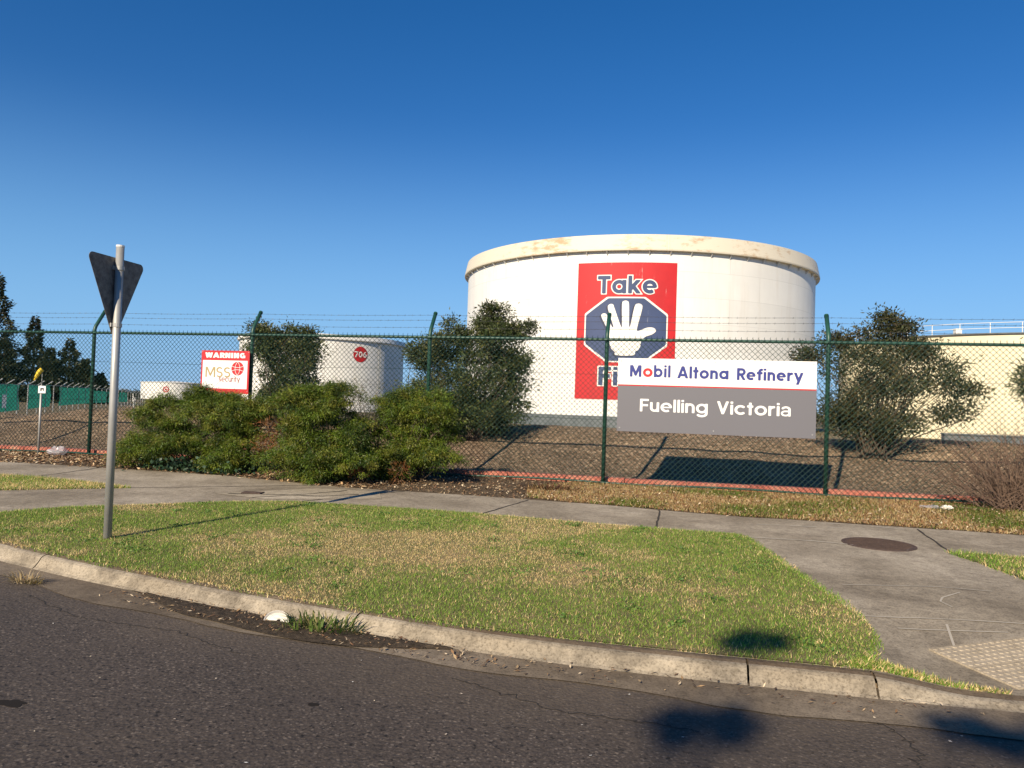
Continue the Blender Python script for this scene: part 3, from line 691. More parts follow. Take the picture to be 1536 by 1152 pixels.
put('Altona', .205, cap * 1.03, -.185, 2.055, .795, M['sign_blue'], sg, gap=.09)
put('Refinery', .205, cap, .738, 2.050, .985, M['sign_blue'], sg, gap=.09)
put('Fuelling', .168, .205, -.768, 1.500, 1.07, M['sign_white'], sg, gap=.09, X=.75)
put('Victoria', .168, .205, .447, 1.498, 1.115, M['sign_white'], sg, gap=.085, alt='a', X=.75)
for s in (-.9, .4, 1.7): mb = MB(); mb.sbox(s - .02, s + .02, 12.716, 12.728, 1.2, 2.33); mb.build('mounting_rail', M['galv'], sg)

for s_, z_ in [(q, w) for q in (-1.09, .40, 1.885) for w in (1.225, 2.315)]:
    mb = MB(); mb.tube([W(s_, 12.687, z_), W(s_, 12.681, z_)], [.011, .008], 10); mb.build('bolt', M['galv'], sg)
ws = thing('warning_sign', W(-8.39, 12.70, 1.56), 'red and white square security warning sign fixed to the fence above the bushes', 'sign')
mb = MB(); mb.sbox(-8.888, -7.890, 12.700, 12.712, 1.57, 2.364); mb.build('panel', M['sign_red'], ws)
mb = MB(); mb.sbox(-8.855, -7.925, 12.697, 12.700, 1.66, 2.182); mb.build('white_field', M['sign_white'], ws)
pw = plane_at(12.694); pw2 = plane_at(12.696)
put('WARNING', .27, .098, -8.80, 2.228, .825, M['sign_white'], ws, pw, gap=.1)
put('MSS', .13, .19, -8.79, 1.868, .52, M['sign_tan'], ws, pw, gap=.1)
put('security', .13, .105, -8.505, 1.79, .435, M['sign_maroon'], ws, pw, gap=.09)
gx, gz = -8.125, 2.035
V, F = cut(lambda x, y: np.hypot(x - gx, y - gz) - .128, gx - .15, gx + .15, gz - .15, gz + .15, .014); gl = mk('globe_emblem', pw2(V), F, M['sign_red'], ws)
gs = [(arc(gx - .11, gz, .16, .17, -50, 50),), (arc(gx + .11, gz, .16, .17, 130, 230),), (arc(gx, gz + .16, .2, .14, 225, 315),), (arc(gx, gz - .16, .2, .14, 45, 135),)]
fg = strokes_sdf(gs, .008)
V, F = cut(lambda x, y: np.maximum(fg(x, y), np.hypot(x - gx, y - gz) - .126), gx - .15, gx + .15, gz - .15, gz + .15, .006); mk('globe_lines', plane_at(12.692)(V), F, M['sign_white'], gl)

for s_, z_ in [(q, w) for q in (-8.866, -7.912) for w in (1.62, 2.34)]:
    mb = MB(); mb.tube([W(s_, 12.701, z_), W(s_, 12.696, z_)], [.009, .007], 10); mb.build('bolt', M['galv'], ws)
# give-way sign seen from behind
px_, py_, pz_ = -3.713, 7.192, .165
gw = thing('give_way_sign', (px_, py_, pz_), 'triangular give way sign seen from behind on a leaning grey galvanised pole in the grass', 'sign')
mb = MB(); top = np.array([px_ - .005, py_, 2.905]); mb.tube([(px_, py_, pz_ - .1), top], .036, 16); pole = mb.build('pole', M['galv'], gw, smooth=True)
mb = MB(); mb.tube([top - (0, 0, .005), top + (0, 0, .012)], .0375, 16); mb.build('cap', M['white'], pole)
e = np.array([.19, .982, 0]); nb = np.array([.982, -.19, 0])            # along the plate; out of its back, towards the pole
pc = np.array([px_, py_, 0]) - nb * .046 + e * .02
side = .80; hs_ = .775; zt_ = 2.80; rad = .045
tri = []
cen = [(-side / 2 + rad * 1.73, zt_ - rad), (side / 2 - rad * 1.73, zt_ - rad), (0, zt_ - hs_ + 2 * rad)]
for (cx_, cz_), a0_, a1_ in zip(cen, (210, 90, -30), (90, -30, -150)):
    for k in range(7):
        a = R(a0_ + (a1_ - a0_) * k / 6); tri.append((cx_ + rad * math.cos(a), cz_ + rad * math.sin(a)))
n = len(tri)
Vt = [pc + e * u + np.array([0, 0, z]) + nb * o for o in (.0015, -.0015) for u, z in tri]
plate = mk('plate', Vt, [tuple(range(n)), tuple(range(2 * n - 1, n - 1, -1))] + [(i, i + n, (i + 1) % n + n, (i + 1) % n) for i in range(n)], M['alu_back'], gw)
Vf = [pc + e * u * .985 + np.array([0, 0, z]) - nb * .003 for u, z in tri]
mk('sign_face', Vf, [tuple(range(n))], M['sign_red'], plate)
inn = [(u * .62, 2.56 + (z - 2.56) * .62) for u, z in tri]
mk('sign_face', [pc + e * u + np.array([0, 0, z]) - nb * .005 for u, z in inn], [tuple(range(n))], M['sign_white'], plate)
mb = MB(); q = pc + nb * .012; mb.box((q[0], q[1], 2.46), e * .030, nb * .009, (0, 0, .315)); mb.build('back_channel', M['alu_back'], gw)
for z in (2.70, 2.165):
    mb = MB(); mb.tube([(px_, py_, z - .018), (px_, py_, z + .018)], .041, 16); q = np.array([px_, py_, z]) - nb * .034; mb.box(q, e * .05, nb * .006, (0, 0, .018)); mb.build('clamp', M['galv'], gw)

# short grey post with a small notice, by the left of the fence
s_, D_ = -12.28, 12.55
st_ = thing('notice_post', W(s_, D_, .27), 'thin grey steel post with a small white notice in front of the fence at left', 'post')
mb = MB(); mb.tube([W(s_, D_, .2), W(s_, D_, 1.62)], .021, 8); mb.build('post', M['galv'], st_, smooth=True)
mb = MB(); mb.sbox(s_ - .04, s_ + .13, D_ - .032, D_ - .024, 1.46, 1.60); nt_ = mb.build('notice', M['sign_white'], st_)
V, F = cut(poly_sdf([(s_ + .01, 1.50), (s_ + .01, 1.56), (s_ + .09, 1.56), (s_ + .09, 1.50), (s_ + .07, 1.50), (s_ + .07, 1.535), (s_ + .04, 1.535), (s_ + .04, 1.50)]), s_ - .05, s_ + .15, 1.45, 1.6, .008); mk('symbol', plane_at(D_ - .035)(V), F, M['dark'], nt_)
s_, D_ = -12.95, 15.96; zz = float(zmound(np.array([s_]), np.array([D_]))[0])
mb = MB(); mb.tube([W(s_, D_, zz - .1), W(s_, D_, zz + .45)], .016, 7); mb.tube([W(s_, D_, zz + .45), W(s_, D_, zz + .475)], [.016, .006], 7)
props(mb.build('marker_stake', M['galv']), 'short pale stake standing alone in the mulch bank left of the bushes', 'stake')
# windsock
wk = thing('windsock', (-73.3, 120, -.7), 'yellow windsock hanging limp on a thin mast in front of the dark conifers', 'windsock')
mb = MB(); mb.tube([(-73.3, 120, -.8), (-73.3, 120, 4.5)], [.07, .04], 7); mb.build('mast', M['galv'], wk)
mb = MB(); mb.tube([(-73.35, 120, 4.55), (-73.7, 119.9, 4.15), (-74.05, 119.8, 3.4), (-74.3, 119.7, 2.75)], [.36, .38, .26, .12], 10); mb.build('sock', M['yellow'], wk, smooth=True)
# shade-cloth fence beyond the bank
cf = thing('shade_cloth_fence', (-40, 68, 0), 'far site fence hung with torn green shade cloth and pale cranked posts beyond the bank', 'fence')
A0, A1 = np.array([-29.0, 43.3, 0.0]), np.array([-60.5, 127, -.35])
LF = np.linalg.norm(A1 - A0); dF = (A1 - A0) / LF
zf = lambda t: -.02 - .4 * t + .35 * 4 * t * (1 - t)
cuts = [(-.16, .0), (.0, .062), (.085, .125), (.135, .165), (.20, .285), (.288, .40), (.405, .50), (.51, .60), (.62, .72)]
for (a, b) in cuts:
    us = np.linspace(a, b, max(4, int((b - a) * 90))); vs = np.linspace(0, 1, 6)
    top_ = 1.72 if a < .17 else (1.55 if a < .3 else 1.35)
    def fc(u, v):
        p = A0 + dF * (u[:, None] * LF); z = zf(u) + .12 + (top_ - .12 + .1 * (noise(u, u * 0, 40) - .5)) * v
        w_ = .14 * np.sin(u * 160 + v * 2.5) * v + .08 * (noise(u, v, 30) - .5)
        return np.stack([p[:, 0] + w_ * .9, p[:, 1] + w_ * .4, z], 1)
    P, F = grid(us, vs, fc); mk('shade_cloth', P, F, M['cloth'], cf)
for t in np.concatenate([np.linspace(-.16, .3, 16), np.linspace(.34, 1, 18)]):
    p = A0 + dF * LF * t; z = zf(t); mb = MB(); mb.tube([p + (0, 0, z - .2), p + (0, 0, z + 1.75), p + (.35, .22, z + 2.05)], .035, 6); mb.build('post', M['galv'], cf)
mb = MB(); mb.tube([A0 + dF * LF * t + (0, 0, zf(t) + 1.74) for t in np.linspace(-.16, 1, 30)], .02, 5); mb.build('top_rail', M['galv'], cf)
p = A0 + dF * LF * .018 + np.array([.25, -.3, .75]); mb = MB(); mb.box(p, dF * .45 + 0, np.array([.02, 0, 0]), (0, 0, .38)); nb_ = mb.build('notice_board', M['sign_white'], cf)

# ------------------------------------------------------------------ leaves
def leaves(P, Dr, Ln, Wd, Cc, up=None, fold=0):
    """rhombic leaves: base points, directions, lengths, widths, colours"""
    n = len(P); Dr = Dr / (np.linalg.norm(Dr, axis=1)[:, None] + 1e-9)
    rv = rng.normal(size=(n, 3)); sd = np.cross(Dr, rv); sd /= np.linalg.norm(sd, axis=1)[:, None] + 1e-9
    a = P; c = P + Dr * Ln[:, None]; md = P + Dr * (Ln * .45)[:, None]; h = (Wd / 2)[:, None]
    V = np.stack([a, md + sd * h, c, md - sd * h], 1).reshape(-1, 3)
    F = np.arange(4 * n).reshape(n, 4); return V, F, np.repeat(Cc, 4, 0)
def rdir(n, up=0.0):
    v = rng.normal(size=(n, 3)); v[:, 2] += up; return v / np.linalg.norm(v, axis=1)[:, None]
def crown(lobes, dens, clump_r, per, ln, wd_, pal, droop=.2, zmin=None, inner=.25, flat=1.0, outd=.6, puffy=False):
    """leaf clumps spread over and through a crown made of uneven lobes (world coordinates); returns mesh arrays and clump centres"""
    Ps = []; Ds = []; Ls = []; Ws = []; Cs = []; cen = []
    lob = [np.array(q, float) for q in lobes]
    for L in lob:
        c = L[:3]; r = L[3:6]; area = (r[0] * r[1] + r[0] * r[2] + r[1] * r[2]) * 4.2
        nc = max(4, int(area * dens))
        d = rdir(nc, .9 if puffy and droop > .5 else .25); rad = np.where(rng.random(nc) < inner, rng.uniform(.35, .8, nc), rng.uniform(.82, 1.10, nc))
        cc = c + d * r * rad[:, None]
        if zmin is not None: cc[:, 2] = np.maximum(cc[:, 2], zmin + rng.random(nc) * .12)
        cen.append(cc)
        tint = pal[rng.integers(0, len(pal), nc)] * rng.uniform(.7, 1.3, (nc, 1))
        for i in range(nc):
            k = rng.poisson(per * rng.uniform(.5, 1.4)); 
            if k < 2: continue
            cr = clump_r * rng.uniform(.6, 1.4)
            off = rng.normal(size=(k, 3)) * cr * np.array([.6, .6, .42 * flat])
            p = cc[i] + off
            dr = rdir(k) * .8 + d[i] * outd + off / cr * .5; dr[:, 2] -= droop * rng.uniform(.2, 1.6, k)
            Ps.append(p); Ds.append(dr); Ls.append(rng.uniform(ln[0], ln[1], k)); Ws.append(rng.uniform(wd_[0], wd_[1], k))
            Cs.append(np.clip(tint[i] * rng.uniform(.6, 1.4, (k, 1)) * rng.uniform(.92, 1.08, (k, 3)), .004, .9))
    P = np.concatenate(Ps); 
    V, F, Cc = leaves(P, np.concatenate(Ds), np.concatenate(Ls), np.concatenate(Ws), np.concatenate(Cs))
    if zmin is not None: V[:, 2] = np.maximum(V[:, 2], zmin)
    return V, F, Cc, np.concatenate(cen)
def twigs(base, cen, n, r0_, mb=None, spread=.15):
    mb = mb or MB()
    for i in rng.choice(len(cen), min(n, len(cen)), replace=False):
        e_ = cen[i]; b = base + np.array([rng.normal() * spread, rng.normal() * spread, 0])
        m_ = b + (e_ - b) * .5 + np.array([rng.normal(), rng.normal(), rng.random() + .4]) * .12 * np.linalg.norm(e_ - b)
        m_[2] = max(m_[2], base[2])
        mb.tube([b, (b + m_) / 2 + rng.normal(size=3) * .03, m_, e_], [r0_, r0_ * .75, r0_ * .5, r0_ * .2], 5)
    return mb
def shrub(name, lobes_sd, base, label, cat, pal, dens, clump_r, per, ln, wd_, droop, zmin, group=None, ntw=30, r0_=.018, inner=.25, extra=None, outd=.6, puffs=0, fill=.8):
    lob = []
    for (s, D, z, rs, rD, rz) in lobes_sd:
        lob.append((*W(s, D, z), rs, rD, rz))
    b = W(*base); t = thing(name, b, label, cat, group)
    if puffs:
        pf = []
        for q in lob:
            for d in rdir(puffs, .6):
                c = np.array(q[:3]) + d * np.array(q[3:6]) * rng.uniform(.72, 1.02); r_ = rng.uniform(.15, .27) * min(1.0, .25 + q[3] * 1.6); c[2] = max(c[2], zmin + .1)
                pf.append((*c, r_ * 1.15, r_ * 1.15, r_ * rng.uniform(.5, .7)))
        lob = pf + [(*q[:3], q[3] * fill, q[4] * fill, q[5] * fill) for q in lob]
    V, F, Cc, cen = crown(lob, dens, clump_r, per, ln, wd_, np.array(pal), droop, zmin, inner, outd=outd, puffy=bool(puffs))
    mk('foliage', V, F, M['leaf'], t, col=Cc)
    mb = twigs(b - np.array([0, 0, .05]), cen, ntw, r0_); mb.build('branches', M['bark'], t)
    if extra: extra(t, cen)
    return t
PAL_F = [(.062, .105, .009), (.088, .132, .011), (.125, .155, .014), (.038, .066, .009), (.140, .146, .018)]
PAL_R = [(.048, .066, .021), (.070, .088, .027), (.038, .052, .018), (.098, .098, .030), (.086, .104, .040)]
def dead_sprays(t, cen, spots=None):
    for (s, D, z, rr_) in spots:
        V, F, Cc, _ = crown([(*W(s, D, z), rr_, rr_ * .6, rr_ * .8)], 40, .1, 40, (.05, .10), (.008, .014), np.array([(.17, .065, .022), (.22, .095, .03), (.11, .055, .022)]), .3)
        mk('dead_foliage', V, F, M['leaf'], t, col=Cc)
FG = 'low green bushes in front of the fence'
kw = dict(pal=PAL_F, dens=40, clump_r=.08, per=95, ln=(.025, .065), wd_=(.007, .013), droop=.8, zmin=.24, ntw=45, r0_=.012, puffs=9, inner=.12, outd=.45, fill=.62)
shrub('bush', [(-9.14, 11.75, .77, .55, .5, .52), (-9.15, 11.5, .45, .5, .45, .25), (-8.50, 11.95, 1.20, .55, .5, .42), (-7.90, 12.1, 1.16, .5, .45, .33), (-7.77, 11.75, .89, .7, .6, .51), (-7.42, 12.0, 1.10, .36, .42, .34), (-7.32, 11.65, .62, .34, .42, .34), (-8.38, 11.5, .5, .5, .42, .27), (-7.5, 11.5, .45, .42, .4, .25)],
      (-8.1, 11.9, .26), 'sprawling feathery green bush growing under the red security warning sign', 'bush', group=FG, extra=lambda t, c: dead_sprays(t, c, [(-6.62, 11.45, .95, .22), (-6.7, 11.4, .7, .18)]), **kw)
shrub('bush', [(-5.92, 11.2, 1.25, .50, .5, .36), (-5.5, 11.35, 1.34, .48, .45, .34), (-5.61, 10.95, .78, .72, .6, .42), (-5.95, 10.9, .48, .42, .4, .27), (-5.3, 10.85, .5, .45, .5, .30), (-5.12, 11.3, .88, .36, .43, .40), (-5.6, 11.0, .42, .6, .45, .2)],
      (-5.6, 11.1, .25), 'green bush bulging furthest over the footpath edge between two others', 'bush', group=FG, extra=lambda t, c: dead_sprays(t, c, [(-4.9, 10.95, .4, .15)]), **kw)
shrub('bush', [(-4.68, 11.85, 1.31, .46, .42, .36), (-4.25, 12.0, 1.33, .48, .42, .37), (-3.98, 12.0, 1.07, .34, .36, .33), (-4.47, 11.65, .86, .54, .5, .42), (-4.1, 11.7, .58, .5, .42, .26), (-4.6, 11.55, .48, .36, .36, .22)],
      (-4.4, 11.9, .26), 'rounded green bush at the right end of the three before the fence post', 'bush', group=FG, extra=lambda t, c: dead_sprays(t, c, [(-4.3, 11.3, .42, .16)]), **kw)
shrub('bush', [(-5.66, 12.25, 1.72, .26, .22, .24), (-5.25, 12.25, 1.62, .3, .22, .2), (-5.45, 12.2, 1.3, .3, .2, .3)], (-5.45, 12.2, .27), 'wispy olive bush poking up behind the middle green bush', 'bush',
      [(.11, .10, .03), (.14, .12, .045), (.09, .085, .03)], 12, .12, 30, (.03, .07), (.006, .012), .2, .3, FG, 26, .010)
kr = dict(pal=PAL_R, dens=20, clump_r=.15, per=58, ln=(.05, .10), wd_=(.020, .034), droop=.05, ntw=80, r0_=.016, inner=.4, puffs=4)
RG = 'dark shrubs on the mulch bank behind the fence'
zb = lambda s, D: float(zmound(np.array([float(s)]), np.array([float(D)]))[0])
shrub('shrub', [(-9.08, 16, 2.36, .72, .6, .68), (-9.51, 16, 2.58, .46, .45, .48), (-8.57, 16, 2.28, .48, .5, .55), (-8.96, 16, 1.7, .8, .65, .55), (-8.68, 16, 2.98, .28, .25, .2), (-9.66, 16, 2.99, .2, .2, .14), (-9.0, 16, 1.3, .7, .6, .4)],
      (-9, 16, zb(-9, 16)), 'dark shrub behind the warning sign in front of tank 706', 'shrub', zmin=.9, group=RG, **kr)
shrub('shrub', [(-4.69, 16.2, 2.63, .85, .7, .65), (-4.03, 16.2, 2.93, .56, .5, .55), (-5.09, 16.2, 3.10, .34, .35, .32), (-4.12, 16.2, 3.36, .30, .3, .25), (-5.45, 16, 2.16, .55, .5, .65), (-4.38, 16, 1.76, 1.0, .75, .7), (-3.77, 16.2, 2.07, .52, .5, .62), (-4.6, 15.9, 1.22, .85, .6, .36), (-5.73, 16.1, 2.53, .34, .3, .33), (-3.44, 16.2, 3.10, .16, .2, .16), (-4.5, 16.3, 3.25, .12, .12, .18), (-4.9, 15.9, 1.4, .6, .5, .45), (-4.1, 15.9, 1.3, .6, .5, .4)],
      (-4.5, 16.1, zb(-4.5, 16.1)), 'tallest dark shrub, standing against the left edge of the huge mural tank', 'shrub', zmin=.85, group=RG, **kr)
kr2 = dict(kr); kr2['pal'] = [(.050, .055, .020), (.075, .070, .028), (.042, .050, .020), (.100, .080, .032), (.060, .068, .030)]; kr2['dens'] = 17; kr2['per'] = 50; kr2['clump_r'] = .17; kr2['puffs'] = 5; kr2['inner'] = .2; kr2['fill'] = .55
shrub('shrub', [(3.22, 16, 2.56, .75, .6, .5), (4.1, 16.2, 2.56, .62, .55, .55), (3.65, 16.1, 3.06, .28, .28, .22), (2.97, 15.9, 1.84, .64, .6, .64), (3.82, 16, 1.87, .72, .6, .58), (4.62, 16.2, 2.3, .40, .42, .30), (5.0, 16.2, 2.05, .30, .3, .22), (4.85, 16.1, 1.66, .26, .3, .18), (4.35, 16.1, 2.75, .35, .3, .25), (3.32, 15.9, 1.36, .88, .55, .30), (2.32, 16.1, 2.66, .28, .2, .11), (2.86, 16.1, 2.93, .18, .2, .11), (2.95, 15.85, 1.35, .6, .5, .35), (3.75, 15.85, 1.3, .6, .5, .33), (4.05, 16.15, 3.25, .07, .1, .1), (3.7, 16.15, 3.35, .09, .1, .16)],
      (3.5, 16, zb(3.5, 16)), 'broad olive shrub in front of the cream tank, right of the company sign', 'shrub', zmin=.8, group=RG, **kr2)
shrub('shrub', [(6.25, 16, 2.25, .36, .4, .3), (6.7, 16, 1.9, .5, .5, .6), (6.8, 16.1, 2.7, .5, .5, .5)], (6.7, 16, zb(6.7, 16)), 'dark shrub cut off at the right edge of the view', 'shrub', zmin=.9, group=RG, **kr)

# bare twiggy bush at the right end of the fence
mb = MB(); b0 = W(4.65, 12.35, .25)
for k in range(230):
    a = rng.uniform(-1.25, 1.1); q = rng.uniform(-.7, .5); L_ = rng.uniform(.7, 1.55)
    d = W(math.sin(a), q * .6, 0) + np.array([0, 0, math.cos(a) * .9 + .1]); d /= np.linalg.norm(d)
    p = b0 + W(rng.normal() * .22, rng.normal() * .12, 0); pts = [p]
    for j in range(4): d = d + rng.normal(size=3) * .12; d /= np.linalg.norm(d); p = p + d * L_ / 4; p[2] = max(p[2], .27); pts.append(p)
    mb.tube(pts, [.0062, .005, .004, .003, .0016], 4)
    for j in (1, 2, 3):
        for _ in range(2):
            d2 = d + rng.normal(size=3) * .5; d2 /= np.linalg.norm(d2); mb.tube([pts[j], pts[j] + d2 * rng.uniform(.1, .3)], [.003, .0012], 3)
m = mat('bare_twig', rough=.9); N = NT(m); N.out(N.ramp(N.noise(6, 3), [(.35, (.11, .066, .045)), (.7, (.24, .16, .11))]))
props(mb.build('bare_bush', m), 'leafless reddish brown twiggy bush at the right end of the fence', 'bush')

# conifers far behind at left
CG = 'dark conifers beyond the site at left'
def conifer(x, y, zt, zb_, rad, label, n=6000, lean=0):
    b = np.array([x, y, zb_]); t = thing('conifer_tree', b, label, 'tree', CG)
    H = zt - zb_; u = rng.random(n) ** .62; hz = H * (1 - u * .97)
    tier = .72 + .28 * np.sin(hz / H * 34 + rng.random(n) * 1.2); rr_ = 1.12 * rad * (u ** .7) * tier * (1.0 + .28 * (noise(hz, hz * 0 + x, .9) - .5) * 2)
    a = rng.random(n) * 2 * math.pi; rad_f = np.sqrt(rng.uniform(.2, 1.05, n)); lob_ = 1 + .22 * np.sin(a * 5 + hz * 1.1)
    P = np.stack([x + rr_ * rad_f * lob_ * np.cos(a), y + rr_ * rad_f * lob_ * np.sin(a), zb_ + hz + rng.normal(size=n) * .12], 1)
    Dr = np.stack([np.cos(a), np.sin(a), rng.uniform(-.5, .5, n)], 1) + rng.normal(size=(n, 3)) * .4
    pal = np.array([(.024, .034, .014), (.036, .046, .018), (.060, .062, .024), (.018, .024, .012)]); Cc = pal[rng.integers(0, 4, n)] * rng.uniform(.7, 1.3, (n, 1))
    V, F, C_ = leaves(P, Dr, rng.uniform(.35, .8, n), rng.uniform(.16, .34, n), Cc); mk('crown', V, F, M['leaf'], t, col=C_)
    mb = MB(); mb.tube([b - (0, 0, .3), b + (0, 0, H * .5), b + (0, 0, H * .97)], [rad * .09, rad * .06, .03], 7); mb.build('trunk', M['bark'], t)
conifer(-87.6, 130, 20.8, -.8, 5.2, 'tallest dark conifer, cut off by the left edge of the view', 7500)
conifer(-84.0, 127, 9.5, -.8, 3.4, 'dense dark conifer standing between the tallest tree and the slender one')
conifer(-81.0, 130, 13.8, -.8, 3.3, 'slender pointed conifer rising above the windsock')
conifer(-77.0, 128, 8.4, -.8, 2.6, 'small conifer with a blunt top just right of the windsock')
conifer(-74.9, 130, 10.1, -.8, 3.4, 'broad pointed conifer left of the give way sign pole', 5000)
conifer(-72.2, 130, 6.8, -.8, 2.3, 'low conifer at the right shoulder of the broad pointed one')
conifer(-70.6, 132, 4.4, -.8, 2.0, 'shortest conifer at the right end of the dark clump')
for (x, y, r_, h_, lb) in ((-151, 300, 4.0, 3.9, 'far round tree on the horizon beside the give way pole'), (-144.8, 300, 3.0, 4.3, 'far round tree on the horizon touching the small white tank')):
    t = thing('tree', (x, y, -2), lb, 'tree', 'far trees on the horizon')
    V, F, C_, cen = crown([(x, y, .2, r_, r_, 1.5), (x - r_ * .4, y, -.2, r_ * .7, r_, 1.3), (x + r_ * .4, y, -.1, r_ * .6, r_, 1.2)], .5, .7, 14, (.5, 1.0), (.3, .5), np.array([(.03, .042, .02), (.04, .05, .022)]), .1, -2); mk('crown', V, F, M['leaf'], t, col=C_)
    mb = MB(); mb.tube([(x, y, -2.3), (x, y, .3)], [.3, .15], 7); mb.build('trunk', M['bark'], t)
# ------------------------------------------------------------------ grass
def inpoly(poly, x, y): return poly_sdf(poly)(x, y) < 0
def blades(poly, n, h, dryf, zf_=zverge, w_=(.003, .006), edge=.0):
    P = np.array(poly); lo_, hi_ = P.min(0), P.max(0)
    A = rng.uniform(lo_, hi_, (n, 2)); f = poly_sdf(poly)(A[:, 0], A[:, 1]); A = A[f < edge * rng.random(n)]
    n = len(A); s, D = A[:, 0], A[:, 1]
    dry = np.clip(dryf(s, D) + rng.normal(size=n) * .10, 0, 1)
    g = np.array([(.095, .165, .020), (.125, .195, .028), (.075, .135, .016), (.160, .195, .040)])[rng.integers(0, 4, n)]
    d = np.array([(.40, .31, .15), (.47, .37, .20), (.33, .24, .11), (.42, .29, .14)])[rng.integers(0, 4, n)]
    C_ = np.where((rng.random(n) < dry)[:, None], d, g) * rng.uniform(1.25, 2.4, (n, 1))
    L_ = rng.uniform(h[0], h[1], n) * (1.15 - .3 * dry); lean = rng.normal(size=(n, 2)) * .62
    B = WA(np.stack([s, D, zf_(s, D) - .004], 1)); Dr = np.stack([lean[:, 0], lean[:, 1], np.ones(n) * .8], 1); Dr /= np.linalg.norm(Dr, axis=1)[:, None]
    a = rng.random(n) * 2 * math.pi; sd = np.stack([np.cos(a), np.sin(a), 0 * a], 1) * rng.uniform(w_[0], w_[1], n)[:, None]
    T_ = B + Dr * L_[:, None]; V = np.stack([B - sd, B + sd, T_], 1).reshape(-1, 3)
    return V, np.arange(3 * n).reshape(n, 3), np.repeat(C_, 3, 0)
VERGE = [(-7.5, 6.40), (-7.25, 6.94), (-6.91, 7.5), (-6.09, 8.15), (-5.4, 8.68), (-4.8, 8.93), (-3.79, 9.0), (-2.57, 8.95), (-1.33, 8.82), (-.2, 8.72), (.50, 8.72), (.60, 8.62), (.81, 7.57), (1.01, 6.56), (1.19, 5.77), (1.22, 5.45), (1.10, 5.1), (.98, 4.70)]
VERGE += [(float(s), float(kback(s)) + .005) for s in np.linspace(.9, -7.6, 40)]
def dryness(s, D):
    v = noise(s, D, .8) * .45 + noise(s + 9, D + 4, 2.2) * .35 + noise(s + 3, D + 7, 6.5) * .2
    e = np.clip((v - .47) / .22, 0, 1)
    k = D - kback(s)
    e += .55 * np.exp(-((s + 2.5) ** 2 / 3.5 + (D - 6.9) ** 2 / .35)) + .5 * np.exp(-((s + .9) ** 2 / .9 + (D - 6.0) ** 2 / .25)) + .35 * np.exp(-((s - .1) ** 2 / .3 + (D - 6.3) ** 2 / .12)) + .3 * np.exp(-(k / .12) ** 2)
    e -= .45 * np.exp(-((k - .55) / .4) ** 2) + .25 * sstep((s - .2) / .5)
    return np.clip(.12 + sstep(e * .78) * .74, .05, .88)
def turf(name, poly, mt):
    V = [W(s, D, float(zverge(s, D)) + .008) for s, D in poly]; return props(mk(name, V, [tuple(range(len(V)))], mt), kind='structure')
V, F = cut(poly_sdf(VERGE), -8, 1.6, 4.3, 9.3, .15); mk_ = mk('verge_turf', WA(np.stack([V[:, 0], V[:, 1], zverge(V[:, 0], V[:, 1]) + .008], 1)), F, M['turf']); props(mk_, kind='structure')
V, F, C_ = blades(VERGE, 560000, (.014, .042), dryness, edge=.10, w_=(.0022, .0048)); props(mk('grass', V, F, M['blade'], col=C_), 'mown green grass with straw coloured patches on the verge between kerb and footpath', 'grass', kind='stuff')
LG = [(-16, 9.9), (-12, 9.75), (-9.98, 9.6), (-9.32, 9.6), (-8.24, 9.42), (-7.45, 9.2), (-7.98, 8.87), (-8.74, 8.33), (-10.2, 7.8), (-16, 11.3)]
LG = [(-14, 10.15), (-12, 9.75), (-9.98, 9.6), (-9.32, 9.6), (-8.24, 9.42), (-7.45, 9.2), (-7.98, 8.87), (-8.74, 8.33), (-10.0, 7.75), (-11, 8.25), (-14, 10.1)]
V, F = cut(poly_sdf(LG), -15, -7, 7, 10.6, .15); props(mk('verge_turf', WA(np.stack([V[:, 0], V[:, 1], zverge(V[:, 0], V[:, 1]) + .008], 1)), F, M['turf']), kind='structure')
V, F, C_ = blades(LG, 90000, (.03, .07), lambda s, D: np.clip(.45 + .5 * (noise(s, D, 1.5) - .4), .1, .9), edge=.04); props(mk('grass', V, F, M['blade'], col=C_), 'narrow wedge of yellowing grass between the two concrete paths at left', 'grass', kind='stuff')
RGp = [(2.55, 8.56), (3.3, 8.5), (7, 8.45), (12, 8.4), (12, 6.4), (6, 5.3), (3.3, 5.2), (2.95, 6.9), (2.84, 7.5), (2.72, 8.0)]
V, F = cut(poly_sdf(RGp), 2, 13, 5, 9, .2); props(mk('verge_turf', WA(np.stack([V[:, 0], V[:, 1], zverge(V[:, 0], V[:, 1]) + .008], 1)), F, M['turf']), kind='structure')
V, F, C_ = blades(RGp, 120000, (.03, .07), lambda s, D: np.clip(.25 + .5 * (noise(s, D, 1.2) - .45), .05, .8), edge=.05); props(mk('grass', V, F, M['blade'], col=C_), 'bright green grass right of the concrete driveway', 'grass', kind='stuff')
